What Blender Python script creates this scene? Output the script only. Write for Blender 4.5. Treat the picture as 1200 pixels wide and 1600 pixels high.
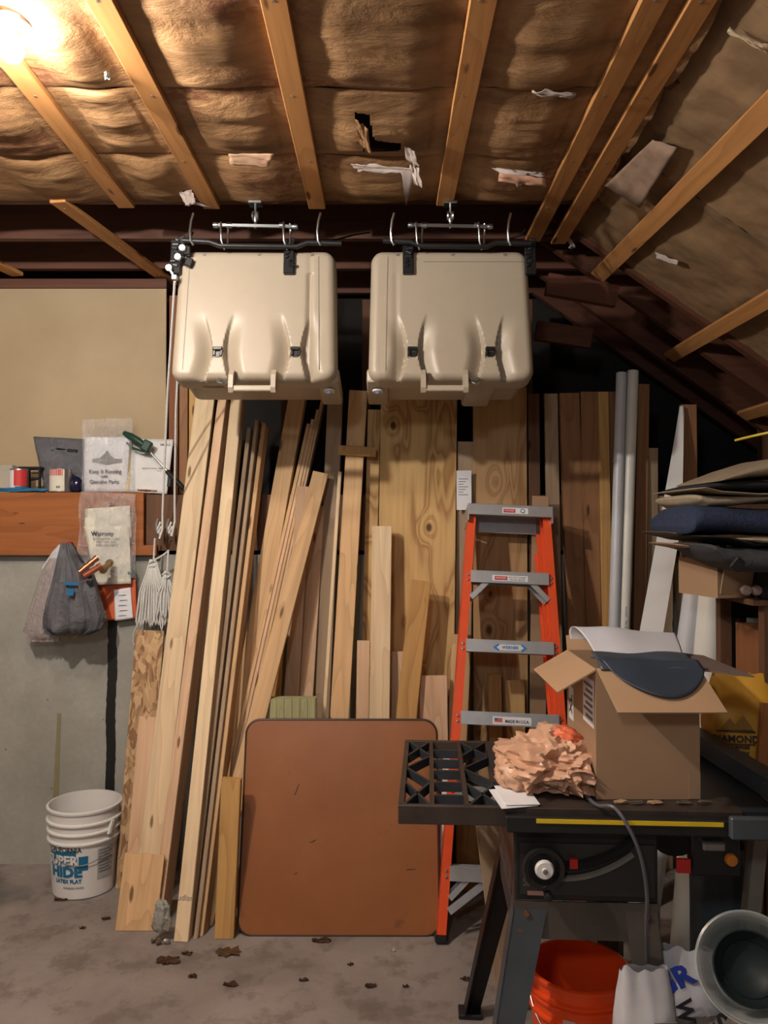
import bpy, bmesh, math, random
from mathutils import Vector, Matrix, noise
random.seed(7)
for o in list(bpy.data.objects): bpy.data.objects.remove(o)
SC = bpy.context.scene; COL = SC.collection
V = Vector; PI = math.pi

# ------------------------------------------------------------ camera
F = 1240.0; PITCH = math.radians(0.92); CAM = V((0, 0, 1.58))
cd = bpy.data.cameras.new('camera'); cam = bpy.data.objects.new('camera', cd); COL.objects.link(cam)
cd.sensor_fit = 'VERTICAL'; cd.sensor_height = 24; cd.lens = 24*F/1600; cd.clip_start = .05
cam.location = CAM; cam.rotation_euler = (PI/2+PITCH, 0, 0)
SC.camera = cam
# ------------------------------------------------------------ world, lamps, exposure
w = bpy.data.worlds.new('world'); SC.world = w; w.use_nodes = True
w.node_tree.nodes['Background'].inputs[0].default_value = (.30, .32, .42, 1)
w.node_tree.nodes['Background'].inputs[1].default_value = .16
def lamp(name, loc, watts, col, rad):
    l = bpy.data.lights.new(name, 'POINT'); l.energy = watts; l.color = col; l.shadow_soft_size = rad
    o = bpy.data.objects.new(name, l); o.location = loc; COL.objects.link(o); return o
BULB = V((-.915, 1.93, 2.745))
LAMPS = [(BULB, 96, (1, .91, .80), .035), (V((-1.25, 1.45, 2.66)), 98, (1, .93, .85), .03), (V((-.6, -.9, 2.5)), 46, (.88, .93, 1), .12)]  # last entry is an added fill light behind the camera, not a bulb
for i, (p, e, c, r) in enumerate(LAMPS): lamp('bulb_and_fill_light', p, e, c, r)
SC.view_settings.view_transform = 'Standard'; SC.view_settings.look = 'None'
SC.view_settings.gamma = 1; SC.view_settings.use_curve_mapping = False
SC.view_settings.exposure = .38

# ------------------------------------------------------------ helpers
def ray(px, py):
    u = (px-600)/F; v = (800-py)/F
    return V((u, math.cos(PITCH)-v*math.sin(PITCH), math.sin(PITCH)+v*math.cos(PITCH)))
def at(px, py, Y):
    d = ray(px, py); return CAM + d*(Y/d.y)
def at_plane(px, py, Yb, k):
    d = ray(px, py); return CAM + d*((Yb+k*CAM.z)/(d.y-k*d.z))
def at_z(px, py, z):
    d = ray(px, py); return CAM + d*((z-CAM.z)/d.z)
def tag(o, label=None, cat=None, group=None, kind=None):
    if label: o['label'] = label
    if cat: o['category'] = cat
    if group: o['group'] = group
    if kind: o['kind'] = kind
    return o
def empty(name, loc=(0, 0, 0), rot=(0, 0, 0), label=None, cat=None, group=None, mat4=None):
    o = bpy.data.objects.new(name, None); COL.objects.link(o); o.empty_display_size = .05
    if mat4 is not None: o.matrix_world = mat4
    else: o.location = loc; o.rotation_euler = rot
    return tag(o, label, cat, group)
def rotm(r):
    return Matrix.Rotation(r[2], 4, 'Z') @ Matrix.Rotation(r[1], 4, 'Y') @ Matrix.Rotation(r[0], 4, 'X')
class MB:
    def __init__(s, off=(0, 0, 0)): s.bm = bmesh.new(); s.off = V(off)
    def box(s, c, d, r=(0, 0, 0), bev=0, seg=1):
        M = Matrix.Translation(V(c)) @ rotm(r) @ Matrix.Diagonal((d[0], d[1], d[2], 1))
        g = bmesh.ops.create_cube(s.bm, size=1, matrix=M)
        if bev:
            es = list({e for v in g['verts'] for e in v.link_edges})
            bmesh.ops.bevel(s.bm, geom=es, offset=bev, segments=seg, affect='EDGES', profile=.5)
        return s
    def bx(s, x0, x1, y0, y1, z0, z1, bev=0, seg=1):
        return s.box(((x0+x1)/2, (y0+y1)/2, (z0+z1)/2), (x1-x0, y1-y0, z1-z0), bev=bev, seg=seg)
    def bar(s, a, b, w, t, up=(0, 0, 1)):
        a = V(a); b = V(b); z = (b-a).normalized(); u = V(up)
        if abs(z.dot(u)) > .99: u = V((0, 1, 0))
        x = u.cross(z).normalized(); y = z.cross(x); L = (b-a).length
        M = Matrix((x, y, z)).transposed().to_4x4(); M.translation = (a+b)/2
        bmesh.ops.create_cube(s.bm, size=1, matrix=M @ Matrix.Diagonal((w, t, L, 1))); return s
    def tube(s, pts, r, n=8, caps=True):
        pts = [V(p) for p in pts]; rings = []; m = len(pts)
        rr = r if isinstance(r, (list, tuple)) else [r]*m
        pu = None
        for i, p in enumerate(pts):
            t = (pts[min(i+1, m-1)]-pts[max(i-1, 0)]).normalized()
            if pu is None:
                pu = V((0, 0, 1)) if abs(t.z) < .9 else V((1, 0, 0))
            x = (pu - t*pu.dot(t))
            if x.length < 1e-4: x = t.orthogonal()
            x.normalize(); pu = x; y = t.cross(x)
            rings.append([s.bm.verts.new(p + (x*math.cos(2*PI*j/n)+y*math.sin(2*PI*j/n))*rr[i]) for j in range(n)])
        for a, b in zip(rings, rings[1:]):
            for j in range(n): s.bm.faces.new((a[j], a[(j+1) % n], b[(j+1) % n], b[j]))
        if caps:
            s.bm.faces.new(rings[0][::-1]); s.bm.faces.new(rings[-1])
        return s
    def lathe(s, prof, n=32, c=(0, 0, 0), axis='z', close=False):
        rings = []; c = V(c)
        for r, h in prof:
            ring = []
            for j in range(n):
                a = 2*PI*j/n; x, y = r*math.cos(a), r*math.sin(a)
                p = {'z': V((x, y, h)), 'y': V((x, h, y)), 'x': V((h, x, y))}[axis]
                ring.append(s.bm.verts.new(c+p))
            rings.append(ring)
        for a, b in zip(rings, rings[1:]):
            for j in range(n): s.bm.faces.new((a[j], a[(j+1) % n], b[(j+1) % n], b[j]))
        s.bm.faces.new(rings[0][::-1]) if prof[0][0] > 1e-5 else None
        s.bm.faces.new(rings[-1]) if prof[-1][0] > 1e-5 else None
        return s
    def prism(s, pts, d):
        """pts: 3D polygon; extruded by vector d"""
        d = V(d); a = [s.bm.verts.new(V(p)) for p in pts]; b = [s.bm.verts.new(V(p)+d) for p in pts]
        s.bm.faces.new(a); s.bm.faces.new(b[::-1]); n = len(a)
        for i in range(n): s.bm.faces.new((a[i], b[i], b[(i+1) % n], a[(i+1) % n]))
        return s
    def grid(s, fn, nu, nv, thick=0, keep=None):
        vs = [[s.bm.verts.new(V(fn(i/nu, j/nv))) for i in range(nu+1)] for j in range(nv+1)]
        fs = []
        for j in range(nv):
            for i in range(nu):
                if keep and not keep((i+.5)/nu, (j+.5)/nv): continue
                fs.append(s.bm.faces.new((vs[j][i], vs[j][i+1], vs[j+1][i+1], vs[j+1][i])))
        if thick:
            bmesh.ops.recalc_face_normals(s.bm, faces=fs)
            bmesh.ops.solidify(s.bm, geom=fs, thickness=thick)
        return s
    def blob(s, c, r, sub=3, amp=.1, freq=3, seed=0, flat=None):
        g = bmesh.ops.create_icosphere(s.bm, subdivisions=sub, radius=1)
        c = V(c); r = V(r)
        for v in g['verts']:
            n = noise.noise(v.co*freq + V((seed, seed*.7, 0)))
            m = noise.noise(v.co*freq*2.7 + V((seed*1.3, 0, seed)))
            v.co = v.co*(1+amp*n*2+amp*.6*m*2)
            v.co = V((v.co.x*r.x, v.co.y*r.y, v.co.z*r.z))+c
            if flat is not None and v.co.z < flat: v.co.z = flat+.001*random.random()
        return s
    def build(s, name, mat, parent=None, smooth=False, M=None):
        bmesh.ops.recalc_face_normals(s.bm, faces=s.bm.faces)
        me = bpy.data.meshes.new(name)
        if s.off.length: bmesh.ops.translate(s.bm, verts=s.bm.verts, vec=-s.off)
        s.bm.to_mesh(me); s.bm.free()
        if smooth:
            me.polygons.foreach_set('use_smooth', [True]*len(me.polygons))
            if smooth != 'all':
                try: me.set_sharp_from_angle(angle=math.radians(38))
                except Exception: pass
        me.materials.append(mat); o = bpy.data.objects.new(name, me); COL.objects.link(o)
        if parent: o.parent = parent
        elif s.off.length: o.location = s.off
        if M is not None: o.matrix_local = M if parent else o.matrix_local
        if M is not None and not parent: o.matrix_world = M
        return o
def text_obj(body, size, M, mat, parent, name='lettering', depth=.0004, bold=0, sx=1, align='CENTER'):
    c = bpy.data.curves.new('t', 'FONT'); c.body = body; c.size = size; c.align_x = align; c.align_y = 'CENTER'
    c.extrude = depth; c.offset = bold; c.resolution_u = 2
    o = bpy.data.objects.new('t', c); COL.objects.link(o)
    dg = bpy.context.evaluated_depsgraph_get(); dg.update()
    me = bpy.data.meshes.new_from_object(o.evaluated_get(dg)); bpy.data.objects.remove(o)
    me.materials.clear(); me.materials.append(mat)
    if sx != 1: me.transform(Matrix.Diagonal((sx, 1, 1, 1)))
    t = bpy.data.objects.new(name, me); COL.objects.link(t); t.parent = parent
    t.matrix_local = M; return t
# text lies in local XY facing +Z ; FACE turns it to face -Y upright
FACE = Matrix.Rotation(PI/2, 4, 'X')

# ------------------------------------------------------------ materials
class NT:
    def __init__(s, name, rough=.6, metal=0):
        s.m = bpy.data.materials.new(name); s.m.use_nodes = True; s.t = s.m.node_tree
        s.b = s.t.nodes['Principled BSDF']; s.b.inputs['Roughness'].default_value = rough
        s.b.inputs['Metallic'].default_value = metal
    def n(s, ty, **kw):
        x = s.t.nodes.new(ty)
        for k, v in kw.items():
            if k in x.inputs: x.inputs[k].default_value = v
            else: setattr(x, k, v)
        return x
    def l(s, a, b): s.t.links.new(a, b)
    def coords(s, scale=(1, 1, 1), rnd=True, rot=(0, 0, 0)):
        tc = s.n('ShaderNodeTexCoord'); mp = s.n('ShaderNodeMapping'); mp.inputs['Scale'].default_value = scale
        mp.inputs['Rotation'].default_value = rot
        s.l(tc.outputs['Object'], mp.inputs['Vector'])
        if rnd:
            oi = s.n('ShaderNodeObjectInfo'); mu = s.n('ShaderNodeMath', operation='MULTIPLY'); mu.inputs[1].default_value = 37.
            s.l(oi.outputs['Random'], mu.inputs[0]); s.l(mu.outputs[0], mp.inputs['Location'])
        return mp.outputs[0]
    def noise(s, vec, scale, detail=4, rough=.55, dist=0):
        x = s.n('ShaderNodeTexNoise'); x.inputs['Scale'].default_value = scale; x.inputs['Detail'].default_value = detail
        x.inputs['Roughness'].default_value = rough; x.inputs['Distortion'].default_value = dist
        s.l(vec, x.inputs['Vector']); return x.outputs['Fac']
    def ramp(s, fac, stops):
        r = s.n('ShaderNodeValToRGB'); e = r.color_ramp.elements
        while len(e) < len(stops): e.new(.5)
        for q, (p, c) in zip(e, stops): q.position = p; q.color = (*c, 1)
        s.l(fac, r.inputs[0]); return r.outputs[0]
    def mix(s, fac, a, b, mode='MIX'):
        x = s.n('ShaderNodeMix', data_type='RGBA', blend_type=mode)
        if isinstance(fac, (int, float)): x.inputs[0].default_value = fac
        else: s.l(fac, x.inputs[0])
        for i, q in ((6, a), (7, b)):
            if isinstance(q, tuple): x.inputs[i].default_value = (*q, 1)
            else: s.l(q, x.inputs[i])
        return x.outputs[2]
    def math(s, op, a, b=None):
        x = s.n('ShaderNodeMath', operation=op)
        for i, q in enumerate((a, b)):
            if q is None: continue
            if isinstance(q, (int, float)): x.inputs[i].default_value = q
            else: s.l(q, x.inputs[i])
        return x.outputs[0]
    def color(s, c): s.l(c, s.b.inputs['Base Color'])
    def bump(s, h, st, dist=.01):
        b = s.n('ShaderNodeBump'); b.inputs['Strength'].default_value = st; b.inputs['Distance'].default_value = dist
        s.l(h, b.inputs['Height']); s.l(b.outputs[0], s.b.inputs['Normal'])
    def vary(s, col, lo=.85, hi=1.15):
        oi = s.n('ShaderNodeObjectInfo'); mr = s.n('ShaderNodeMapRange'); mr.inputs[3].default_value = lo; mr.inputs[4].default_value = hi
        s.l(oi.outputs['Random'], mr.inputs[0]); h = s.n('ShaderNodeHueSaturation'); s.l(mr.outputs[0], h.inputs['Value'])
        s.l(col, h.inputs['Color']); return h.outputs[0]
def dk(c, f): return tuple(x*f for x in c)
def plain(name, c, rough=.6, metal=0, var=.12, scale=12, bump=0, bscale=60, alpha=None, trans=None, spec=None, c2=None):
    m = NT(name, rough, metal); v = m.coords(rnd=False)
    m.color(m.ramp(m.noise(v, scale, 5), [(.3, c2 or dk(c, 1-var)), (.7, dk(c, 1+var*.5))]))
    if bump: m.bump(m.noise(v, bscale, 4), bump)
    if alpha is not None: m.b.inputs['Alpha'].default_value = alpha
    if trans: m.b.inputs['Transmission Weight'].default_value = trans
    if spec is not None: m.b.inputs['Specular IOR Level'].default_value = spec
    return m.m
def wood(name, c, dark, knots=.06, lo=.88, hi=1.1, rough=.65, ax=2, gs=1.0):
    m = NT(name, rough); m.b.inputs['Specular IOR Level'].default_value = .25
    sc = [38*gs]*3; sc[ax] = 1.6*gs; v = m.coords(tuple(sc))
    sc2 = [7]*3; sc2[ax] = .9; v2 = m.coords(tuple(sc2))
    sc3 = [13]*3; sc3[ax] = 3.2; v3 = m.coords(tuple(sc3))
    g = m.noise(v, 1, 5, .6, .4)
    wv = m.math('FRACT', m.math('MULTIPLY', m.noise(v2, 1, 2, .4, .2), 9.))
    base = m.ramp(g, [(.25, dk(c, .80)), (.55, c), (.8, dk(c, 1.10))])
    base = m.mix(m.math('MULTIPLY', m.math('POWER', wv, 3.), .35), base, dark)
    vo = m.n('ShaderNodeTexVoronoi', feature='F1'); vo.inputs['Scale'].default_value = 1.; m.l(v3, vo.inputs['Vector'])
    dist = m.math('ADD', vo.outputs['Distance'], m.math('MULTIPLY', m.noise(v3, 3, 2), .08))
    kn = m.ramp(dist, [(knots+.035, (1, 1, 1)), (knots+.085, (0, 0, 0))])
    base = m.mix(kn, base, dk(dark, .55))
    m.color(m.vary(base, lo, hi)); m.bump(g, .25, .002); return m.m
def plywood(name, c, dark, lo=.95, hi=1.05, k=7., zs=.55):
    m = NT(name, .6); m.b.inputs['Specular IOR Level'].default_value = .25
    v2 = m.coords((6, 6, 1.1)); v = m.coords((60, 60, 3)); v3 = m.coords((5.2, 5.2, 3.4))
    vo = m.n('ShaderNodeTexVoronoi', feature='F1'); vo.inputs['Scale'].default_value = 1.; m.l(v3, vo.inputs['Vector'])
    pull = m.math('MULTIPLY', m.math('POWER', m.math('MAXIMUM', m.math('SUBTRACT', 1., m.math('MULTIPLY', vo.outputs['Distance'], 2.6)), 0.), 2.), .40)
    wv = m.math('SINE', m.math('MULTIPLY', m.math('ADD', m.noise(v2, 1, 2, .4, .3), pull), k*6.28))
    g = m.noise(v, 1, 4)
    base = m.ramp(m.math('ADD', m.math('MULTIPLY', wv, .35), .5), [(.10, dk(c, 1.05)), (.55, dk(c, .90)), (.80, dk(dark, 1.15)), (.86, c)])
    base = m.mix(.25, base, m.ramp(g, [(.3, dk(dark, .8)), (.7, c)]))
    kn = m.ramp(vo.outputs['Distance'], [(.045, (1, 1, 1)), (.095, (0, 0, 0))])
    base = m.mix(kn, base, dk(dark, .35))
    m.color(m.vary(base, lo, hi)); m.bump(g, .15, .002); return m.m

PINE = wood('pale_pine', (.68, .44, .23), (.34, .20, .09), .08)
PINE_W = wood('white_pine', (.72, .56, .36), (.42, .27, .13), .065)
PINE_P = wood('pinkish_pine', (.66, .45, .29), (.36, .19, .10), .05)
PINE_Y = wood('yellow_pine', (.56, .33, .12), (.24, .10, .03), .07)
PINE_G = wood('greyed_pine', (.36, .26, .17), (.20, .13, .08), .04)
CEDAR = wood('brown_stud_wood', (.30, .15, .07), (.12, .05, .025), .06)
DARKW = wood('dark_old_wood', (.13, .065, .035), (.05, .025, .015), .05)
STRIPW = wood('orange_strip_wood', (.50, .235, .08), (.24, .09, .03), .09, ax=1)
JOISTW = wood('joist_wood', (.13, .055, .035), (.06, .025, .018), .05, ax=0)
RAFTW = wood('rafter_wood', (.11, .042, .024), (.05, .02, .012), .05, ax=0)
LEDGEW = wood('stained_ledge_wood', (.33, .115, .035), (.14, .045, .015), .03, .97, 1.03, ax=0)
PLY = plywood('yellow_plywood', (.64, .42, .18), (.30, .15, .05), k=6)
PLY_D = plywood('brown_plywood', (.46, .29, .14), (.25, .125, .05))
PLY_R = plywood('red_brown_plywood', (.28, .11, .04), (.12, .04, .015), k=9)
TAN = plain('tan_moulded_plastic', (.365, .308, .232), .42, var=.03, bump=.06, bscale=220)
TAN_D = plain('shaded_seam', (.16, .13, .10), .7)
BLACK = plain('black_plastic', (.012, .012, .013), .35)
BLACKM = plain('black_steel', (.02, .019, .019), .45, .4)
ZINC = plain('zinc_steel', (.55, .60, .62), .28, 1)
ALU = plain('ladder_aluminium', (.52, .54, .56), .42, .75, var=.08, scale=25)
ORANGE = plain('orange_fibreglass', (.78, .085, .018), .42, var=.06)
ORANGEB = plain('orange_bucket_plastic', (.85, .075, .008), .38, var=.04)
WHITEP = plain('white_plastic', (.72, .71, .69), .4, var=.04)
PAPER = plain('white_paper', (.74, .75, .78), .7, var=.02)
CREAM = plain('cream_paper', (.66, .64, .54), .7, var=.03)
INK = plain('black_ink', (.03, .03, .035), .7)
GREYINK = plain('grey_ink', (.16, .16, .17), .7)
REDINK = plain('red_ink', (.55, .03, .03), .6)
BLUEINK = plain('blue_ink', (.01, .13, .30), .6)
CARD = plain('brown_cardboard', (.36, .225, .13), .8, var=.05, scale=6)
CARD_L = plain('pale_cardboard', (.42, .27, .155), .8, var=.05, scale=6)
ROPE = plain('white_rope', (.66, .66, .63), .8, var=.15, scale=120)
PVC = plain('white_pvc', (.70, .69, .63), .35, var=.04)
PVCG = plain('grey_pvc', (.55, .57, .61), .35, var=.04)
RUST = plain('rusty_cast_iron', (.065, .048, .04), .5, .35, var=.35, scale=14)
DARKIRON = plain('dark_cast_iron', (.035, .042, .05), .5, .3, var=.3)
SAWDARK = plain('saw_body_paint', (.018, .017, .017), .5, .2, var=.35, scale=9)
STAND = plain('dusty_stand_steel', (.10, .085, .07), .55, .3, var=.35, scale=7)
STANDB = plain('blue_grey_steel', (.075, .09, .105), .5, .35, var=.2, scale=7)
NAVY = plain('navy_cloth', (.018, .032, .075), .85, var=.3, scale=60, bump=.5, bscale=160)
GREYC = plain('grey_cloth', (.05, .052, .058), .9, var=.2, scale=30, bump=.3)
TANC = plain('tan_cloth', (.36, .29, .20), .9, var=.1, scale=20, bump=.3)
DKC = plain('dark_cloth', (.015, .015, .018), .9)
YELLOW = plain('yellow_sack', (.62, .32, .03), .5, var=.1)
TAPE = plain('yellow_tape', (.75, .52, .02), .5)
SLATE = plain('slate_vinyl', (.035, .05, .075), .45, var=.15)
VINYL = plain('white_vinyl', (.66, .68, .74), .35, var=.03)
RED = plain('red_plastic', (.5, .02, .02), .4)
BRASS = plain('copper_metal', (.42, .17, .09), .35, .8)
GREENP = plain('green_handle', (.01, .05, .03), .4)
BLUEP = plain('blue_cloth', (.03, .17, .34), .8)
LEAF = plain('dry_leaf', (.13, .06, .03), .8, var=.4, scale=40)
PINKI = plain('torn_insulation', (.42, .34, .30), .9, var=.2, scale=40)
STEEL = plain('dull_steel', (.35, .34, .33), .35, .8)
CONCRETE_BITS = plain('brown_debris', (.09, .065, .045), .9)
def bulbglass():
    m = NT('lit_bulb_glass'); m.b.inputs['Emission Color'].default_value = (1, .85, .65, 1); m.b.inputs['Emission Strength'].default_value = 30
    return m.m
GLOW = bulbglass()
def sheer(name, c, alpha, rough=.15, bump=.6):
    m = NT(name, rough); v = m.coords(); m.b.inputs['Base Color'].default_value = (*c, 1)
    f = m.noise(v, 28, 5, .6, 1.5)
    m.l(m.math('ADD', m.math('MULTIPLY', m.math('POWER', f, 2.), .55), alpha-.12), m.b.inputs['Alpha'])
    m.bump(f, bump, .02); return m.m
CLEAR = sheer('clear_plastic_film', (.78, .78, .80), .24, .1, .8)
SMOKE = sheer('grey_bag_film', (.125, .125, .14), .86, .5)
PINKBAG = sheer('pinkish_bag_film', (.42, .36, .35), .72, .35)
TANBAG = plain('tan_bag_film', (.62, .37, .24), .42, var=.10, scale=18)
REDBAG = plain('orange_bag_film', (.72, .16, .07), .4)
WBAG = plain('white_sack_film', (.55, .55, .58), .35, var=.15, scale=12)
def mkglass():
    m = NT('clear_tinted_plastic', .12); m.b.inputs['Base Color'].default_value = (.50, .56, .56, 1)
    m.b.inputs['Alpha'].default_value = .45; m.b.inputs['Specular IOR Level'].default_value = .9; return m.m
GLASSY = mkglass()
def concrete_wall():
    m = NT('poured_concrete', .85); v = m.coords(rnd=False)
    b = m.ramp(m.noise(v, 2.2, 8, .6), [(.3, (.27, .27, .235)), (.55, (.37, .37, .33)), (.75, (.45, .45, .405))])
    f = m.noise(v, 40, 5); b = m.mix(m.math('MULTIPLY', f, .35), b, (.15, .15, .13))
    vo = m.n('ShaderNodeTexVoronoi'); vo.inputs['Scale'].default_value = 9; m.l(v, vo.inputs['Vector'])
    pit = m.ramp(vo.outputs['Distance'], [(.03, (1, 1, 1)), (.06, (0, 0, 0))])
    b = m.mix(m.math('MULTIPLY', pit, .6), b, (.07, .065, .05))
    m.color(b); m.bump(m.noise(v, 18, 8, .65), .35, .006); return m.m
def floor_mat():
    m = NT('worn_concrete_floor', .75); v = m.coords(rnd=False)
    b = m.ramp(m.noise(v, 1.6, 8, .62, .4), [(.28, (.17, .145, .13)), (.5, (.27, .235, .215)), (.72, (.37, .33, .305))])
    b = m.mix(m.math('MULTIPLY', m.ramp(m.noise(v, 6, 6, .7), [(.50, (0, 0, 0)), (.62, (1, 1, 1))]), .6), b, (.12, .088, .07))
    b = m.mix(m.math('MULTIPLY', m.noise(v, 60, 3), .25), b, (.14, .12, .11))
    # dark green spill in the corner by the wall
    tc = m.n('ShaderNodeTexCoord'); d = m.n('ShaderNodeVectorMath', operation='DISTANCE')
    nz = m.n('ShaderNodeTexNoise'); nz.inputs['Scale'].default_value = 5; m.l(tc.outputs['Object'], nz.inputs['Vector'])
    ad = m.n('ShaderNodeVectorMath', operation='ADD'); sc = m.n('ShaderNodeVectorMath', operation='SCALE'); sc.inputs['Scale'].default_value = .25
    m.l(nz.outputs['Color'], sc.inputs[0]); m.l(tc.outputs['Object'], ad.inputs[0]); m.l(sc.outputs[0], ad.inputs[1])
    m.l(ad.outputs[0], d.inputs[0]); d.inputs[1].default_value = (-1.78, 3.42, .12)
    sp = m.ramp(d.outputs['Value'], [(.26, (1, 1, 1)), (.40, (0, 0, 0))])
    b = m.mix(m.math('MULTIPLY', sp, .85), b, (.035, .05, .042))
    m.color(b); m.bump(m.noise(v, 22, 8, .7), .3, .004); return m.m
def drywall():
    m = NT('bare_gypsum_board', .85); v = m.coords(rnd=False)
    m.color(m.ramp(m.noise(v, 2.5, 5), [(.3, (.40, .30, .18)), (.7, (.47, .36, .225))])); return m.m
def kraft():
    m = NT('kraft_paper_facing', .7); m.b.inputs['Specular IOR Level'].default_value = .3
    v = m.coords((1, 1, 1)); v2 = m.coords((1.5, 3.4, 3.4))
    b = m.ramp(m.noise(v2, 1.8, 7, .66, .3), [(.28, (.13, .064, .027)), (.5, (.28, .150, .066)), (.72, (.43, .25, .12))])
    pr = m.math('MULTIPLY', m.ramp(m.noise(v, 1.7, 2), [(.50, (0, 0, 0)), (.58, (1, 1, 1))]), m.ramp(m.noise(v, 34, 2), [(.46, (0, 0, 0)), (.54, (1, 1, 1))]))
    b = m.mix(m.math('MULTIPLY', pr, .6), b, (.15, .035, .025))
    m.color(b); m.bump(m.noise(v2, 2.6, 8, .68, .5), .75, .025); return m.m
def osb():
    m = NT('strand_board', .8); v = m.coords((1, 1, .45), rot=(0, .5, 0)); vo = m.n('ShaderNodeTexVoronoi'); vo.inputs['Scale'].default_value = 75
    nz = m.n('ShaderNodeTexNoise'); nz.inputs['Scale'].default_value = 9; m.l(v, nz.inputs['Vector'])
    mx = m.n('ShaderNodeMix', data_type='RGBA'); mx.inputs[0].default_value = .12; m.l(v, mx.inputs[6]); m.l(nz.outputs['Color'], mx.inputs[7])
    m.l(mx.outputs[2], vo.inputs['Vector']); sep = m.n('ShaderNodeSeparateColor'); m.l(vo.outputs['Color'], sep.inputs[0])
    m.color(m.ramp(sep.outputs[0], [(.1, (.24, .13, .06)), (.5, (.42, .26, .13)), (.95, (.58, .40, .22))])); m.bump(sep.outputs[1], .4, .003); return m.m
def tabletop_mat():
    m = NT('brown_laminate', .38); v = m.coords(rnd=False)
    b = m.ramp(m.noise(v, 3.0, 6, .6), [(.3, (.24, .082, .024)), (.7, (.31, .118, .038))])
    b = m.mix(m.math('MULTIPLY', m.ramp(m.noise(v, 7, 4, .6), [(.64, (0, 0, 0)), (.74, (1, 1, 1))]), .5), b, (.10, .04, .02))
    m.color(b); m.bump(m.noise(v, 120, 2), .05, .001); return m.m
CONC = concrete_wall(); FLOOR = floor_mat(); DRYW = drywall(); KRAFT = kraft(); OSB = osb(); TTOP = tabletop_mat()
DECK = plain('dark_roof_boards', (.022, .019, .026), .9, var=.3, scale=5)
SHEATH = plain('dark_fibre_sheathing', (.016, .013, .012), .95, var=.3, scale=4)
WALLB = plain('plain_painted_wall', (.30, .27, .22), .9)
GREENW = wood('treated_greenish_wood', (.46, .45, .24), (.26, .25, .12), .0)
# ============================================================ THE SETTING
def struct(name, mb, mat, parent=None, smooth=False):
    o = mb.build(name, mat, parent, smooth); 
    if not parent: o['kind'] = 'structure'
    return o
ZC = 2.80     # underside of the flat ceiling's strips
struct('floor', MB().bx(-2.9, 2.7, -2.1, 4.5, -.1, 0), FLOOR)
wall_back = struct('wall_back', MB().bx(-2.8, 2.6, 3.72, 3.95, 0, 1.44), CONC)
gyp = MB().bx(-2.8, -1.075, 3.90, 3.915, 1.73, 2.745).build('gypsum_board', DRYW, wall_back)
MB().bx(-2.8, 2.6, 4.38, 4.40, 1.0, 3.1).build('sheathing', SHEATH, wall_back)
lw = struct('trim_1', MB().bx(-2.8, -1.115, 3.68, 3.91, 1.45, 1.73, bev=.003), LEDGEW)
MB().bx(-2.8, -1.05, 3.665, 3.70, 1.44, 1.485).build('lower_batten', LEDGEW, lw)
MB().bx(-1.105, 2.6, 3.69, 4.3, 1.46, 1.72).build('ledge_board', DARKW, lw)
# studs of the framed gable wall above the ledge
STUDR = wood('reddish_stud', (.28, .11, .05), (.10, .03, .015), .05)
for i, (x, w_, y, m_) in enumerate([(-1.045, .045, 3.93, STUDR), (-.985, .04, 3.89, CEDAR), (-.925, .06, 3.88, PINE_Y), (-.50, .04, 4.0, DARKW), (-.09, .04, 4.0, DARKW),
                                (.32, .04, 4.0, DARKW), (.73, .04, 4.0, DARKW), (1.14, .04, 4.0, DARKW), (1.95, .04, 4.0, DARKW)]):
    MB().bx(x-w_/2, x+w_/2, y, y+.10, 1.732, 2.72 if x < .8 else 2.2).build('wall_stud', m_, wall_back)
MB().bx(-2.8, -1.07, 3.885, 4.0, 2.745, 2.79).build('top_plate', JOISTW, wall_back)
# stained tar stripe and shrinkage line on the concrete are flat marks on the wall
TAR = plain('black_tar_paint', (.008, .008, .008), .5)
def tar(u, v):
    z = .27 + v*1.18; wd = .022+.004*noise.noise(V((0, 0, z*14)))
    xc = -1.265 + .006*noise.noise(V((3, 0, z*5)))-.045*(1-v)*.3
    return (xc + (u*2-1)*(wd + .004*noise.noise(V((u*9, 1, z*40)))), 3.7185, z)
MB().grid(tar, 4, 60).build('tar_stripe', TAR, wall_back)
YST = plain('yellow_drip', (.34, .29, .10), .8, alpha=.5)
MB().grid(lambda u, v: (-1.515-.03*(1-v)*.5+(u*2-1)*.013*(1.1-v*.4), 3.7188, .28+.42*v), 2, 20).build('yellow_drip_stain', YST, wall_back)
wall_left = struct('wall_left', MB().bx(-2.9, -2.8, -2.1, 4.5, 0, 3.1), WALLB)
struct('wall_right', MB().bx(2.6, 2.7, -2.1, 4.5, 0, 2.0), WALLB)
struct('wall_front', MB().bx(-2.9, 2.7, -2.2, -2.1, 0, 3.1), WALLB)

# ceiling: dark deck over flat joists, then the roof slope to the right
S35, C35 = math.sin(math.radians(35)), math.cos(math.radians(35))
EX, EZ = .80, 2.83
def sl(s, Y, h=0): return V((EX+s*C35+h*S35, Y, EZ-s*S35+h*C35))
cm = MB()
cm.bx(-2.9, 1.0, -2.2, 4.5, 3.02, 3.06)
cm.prism([sl(-.25, -2.2, .24), sl(2.35, -2.2, .24), sl(2.35, -2.2, .27), sl(-.25, -2.2, .27)], (0, 6.7, 0))
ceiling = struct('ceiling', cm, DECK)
for y in [-1.02, -.61, -.20, .20, .61, 1.02, 1.425, 1.83, 2.24, 2.645, 3.055, 3.46, 3.865, 4.27]:
    MB().bx(-2.8, .95, y-.019, y+.019, 2.828, 3.02).build('ceiling_joist', JOISTW, ceiling)
for y in [3.36, 3.62, 3.98, 4.25]:
    f = MB(); f.prism([sl(-.12, y, 0), sl(2.1, y, 0), sl(2.1, y, .22), sl(-.12, y, .22)], (0, .04, 0)); f.build('roof_rafter', RAFTW, ceiling)
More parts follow.
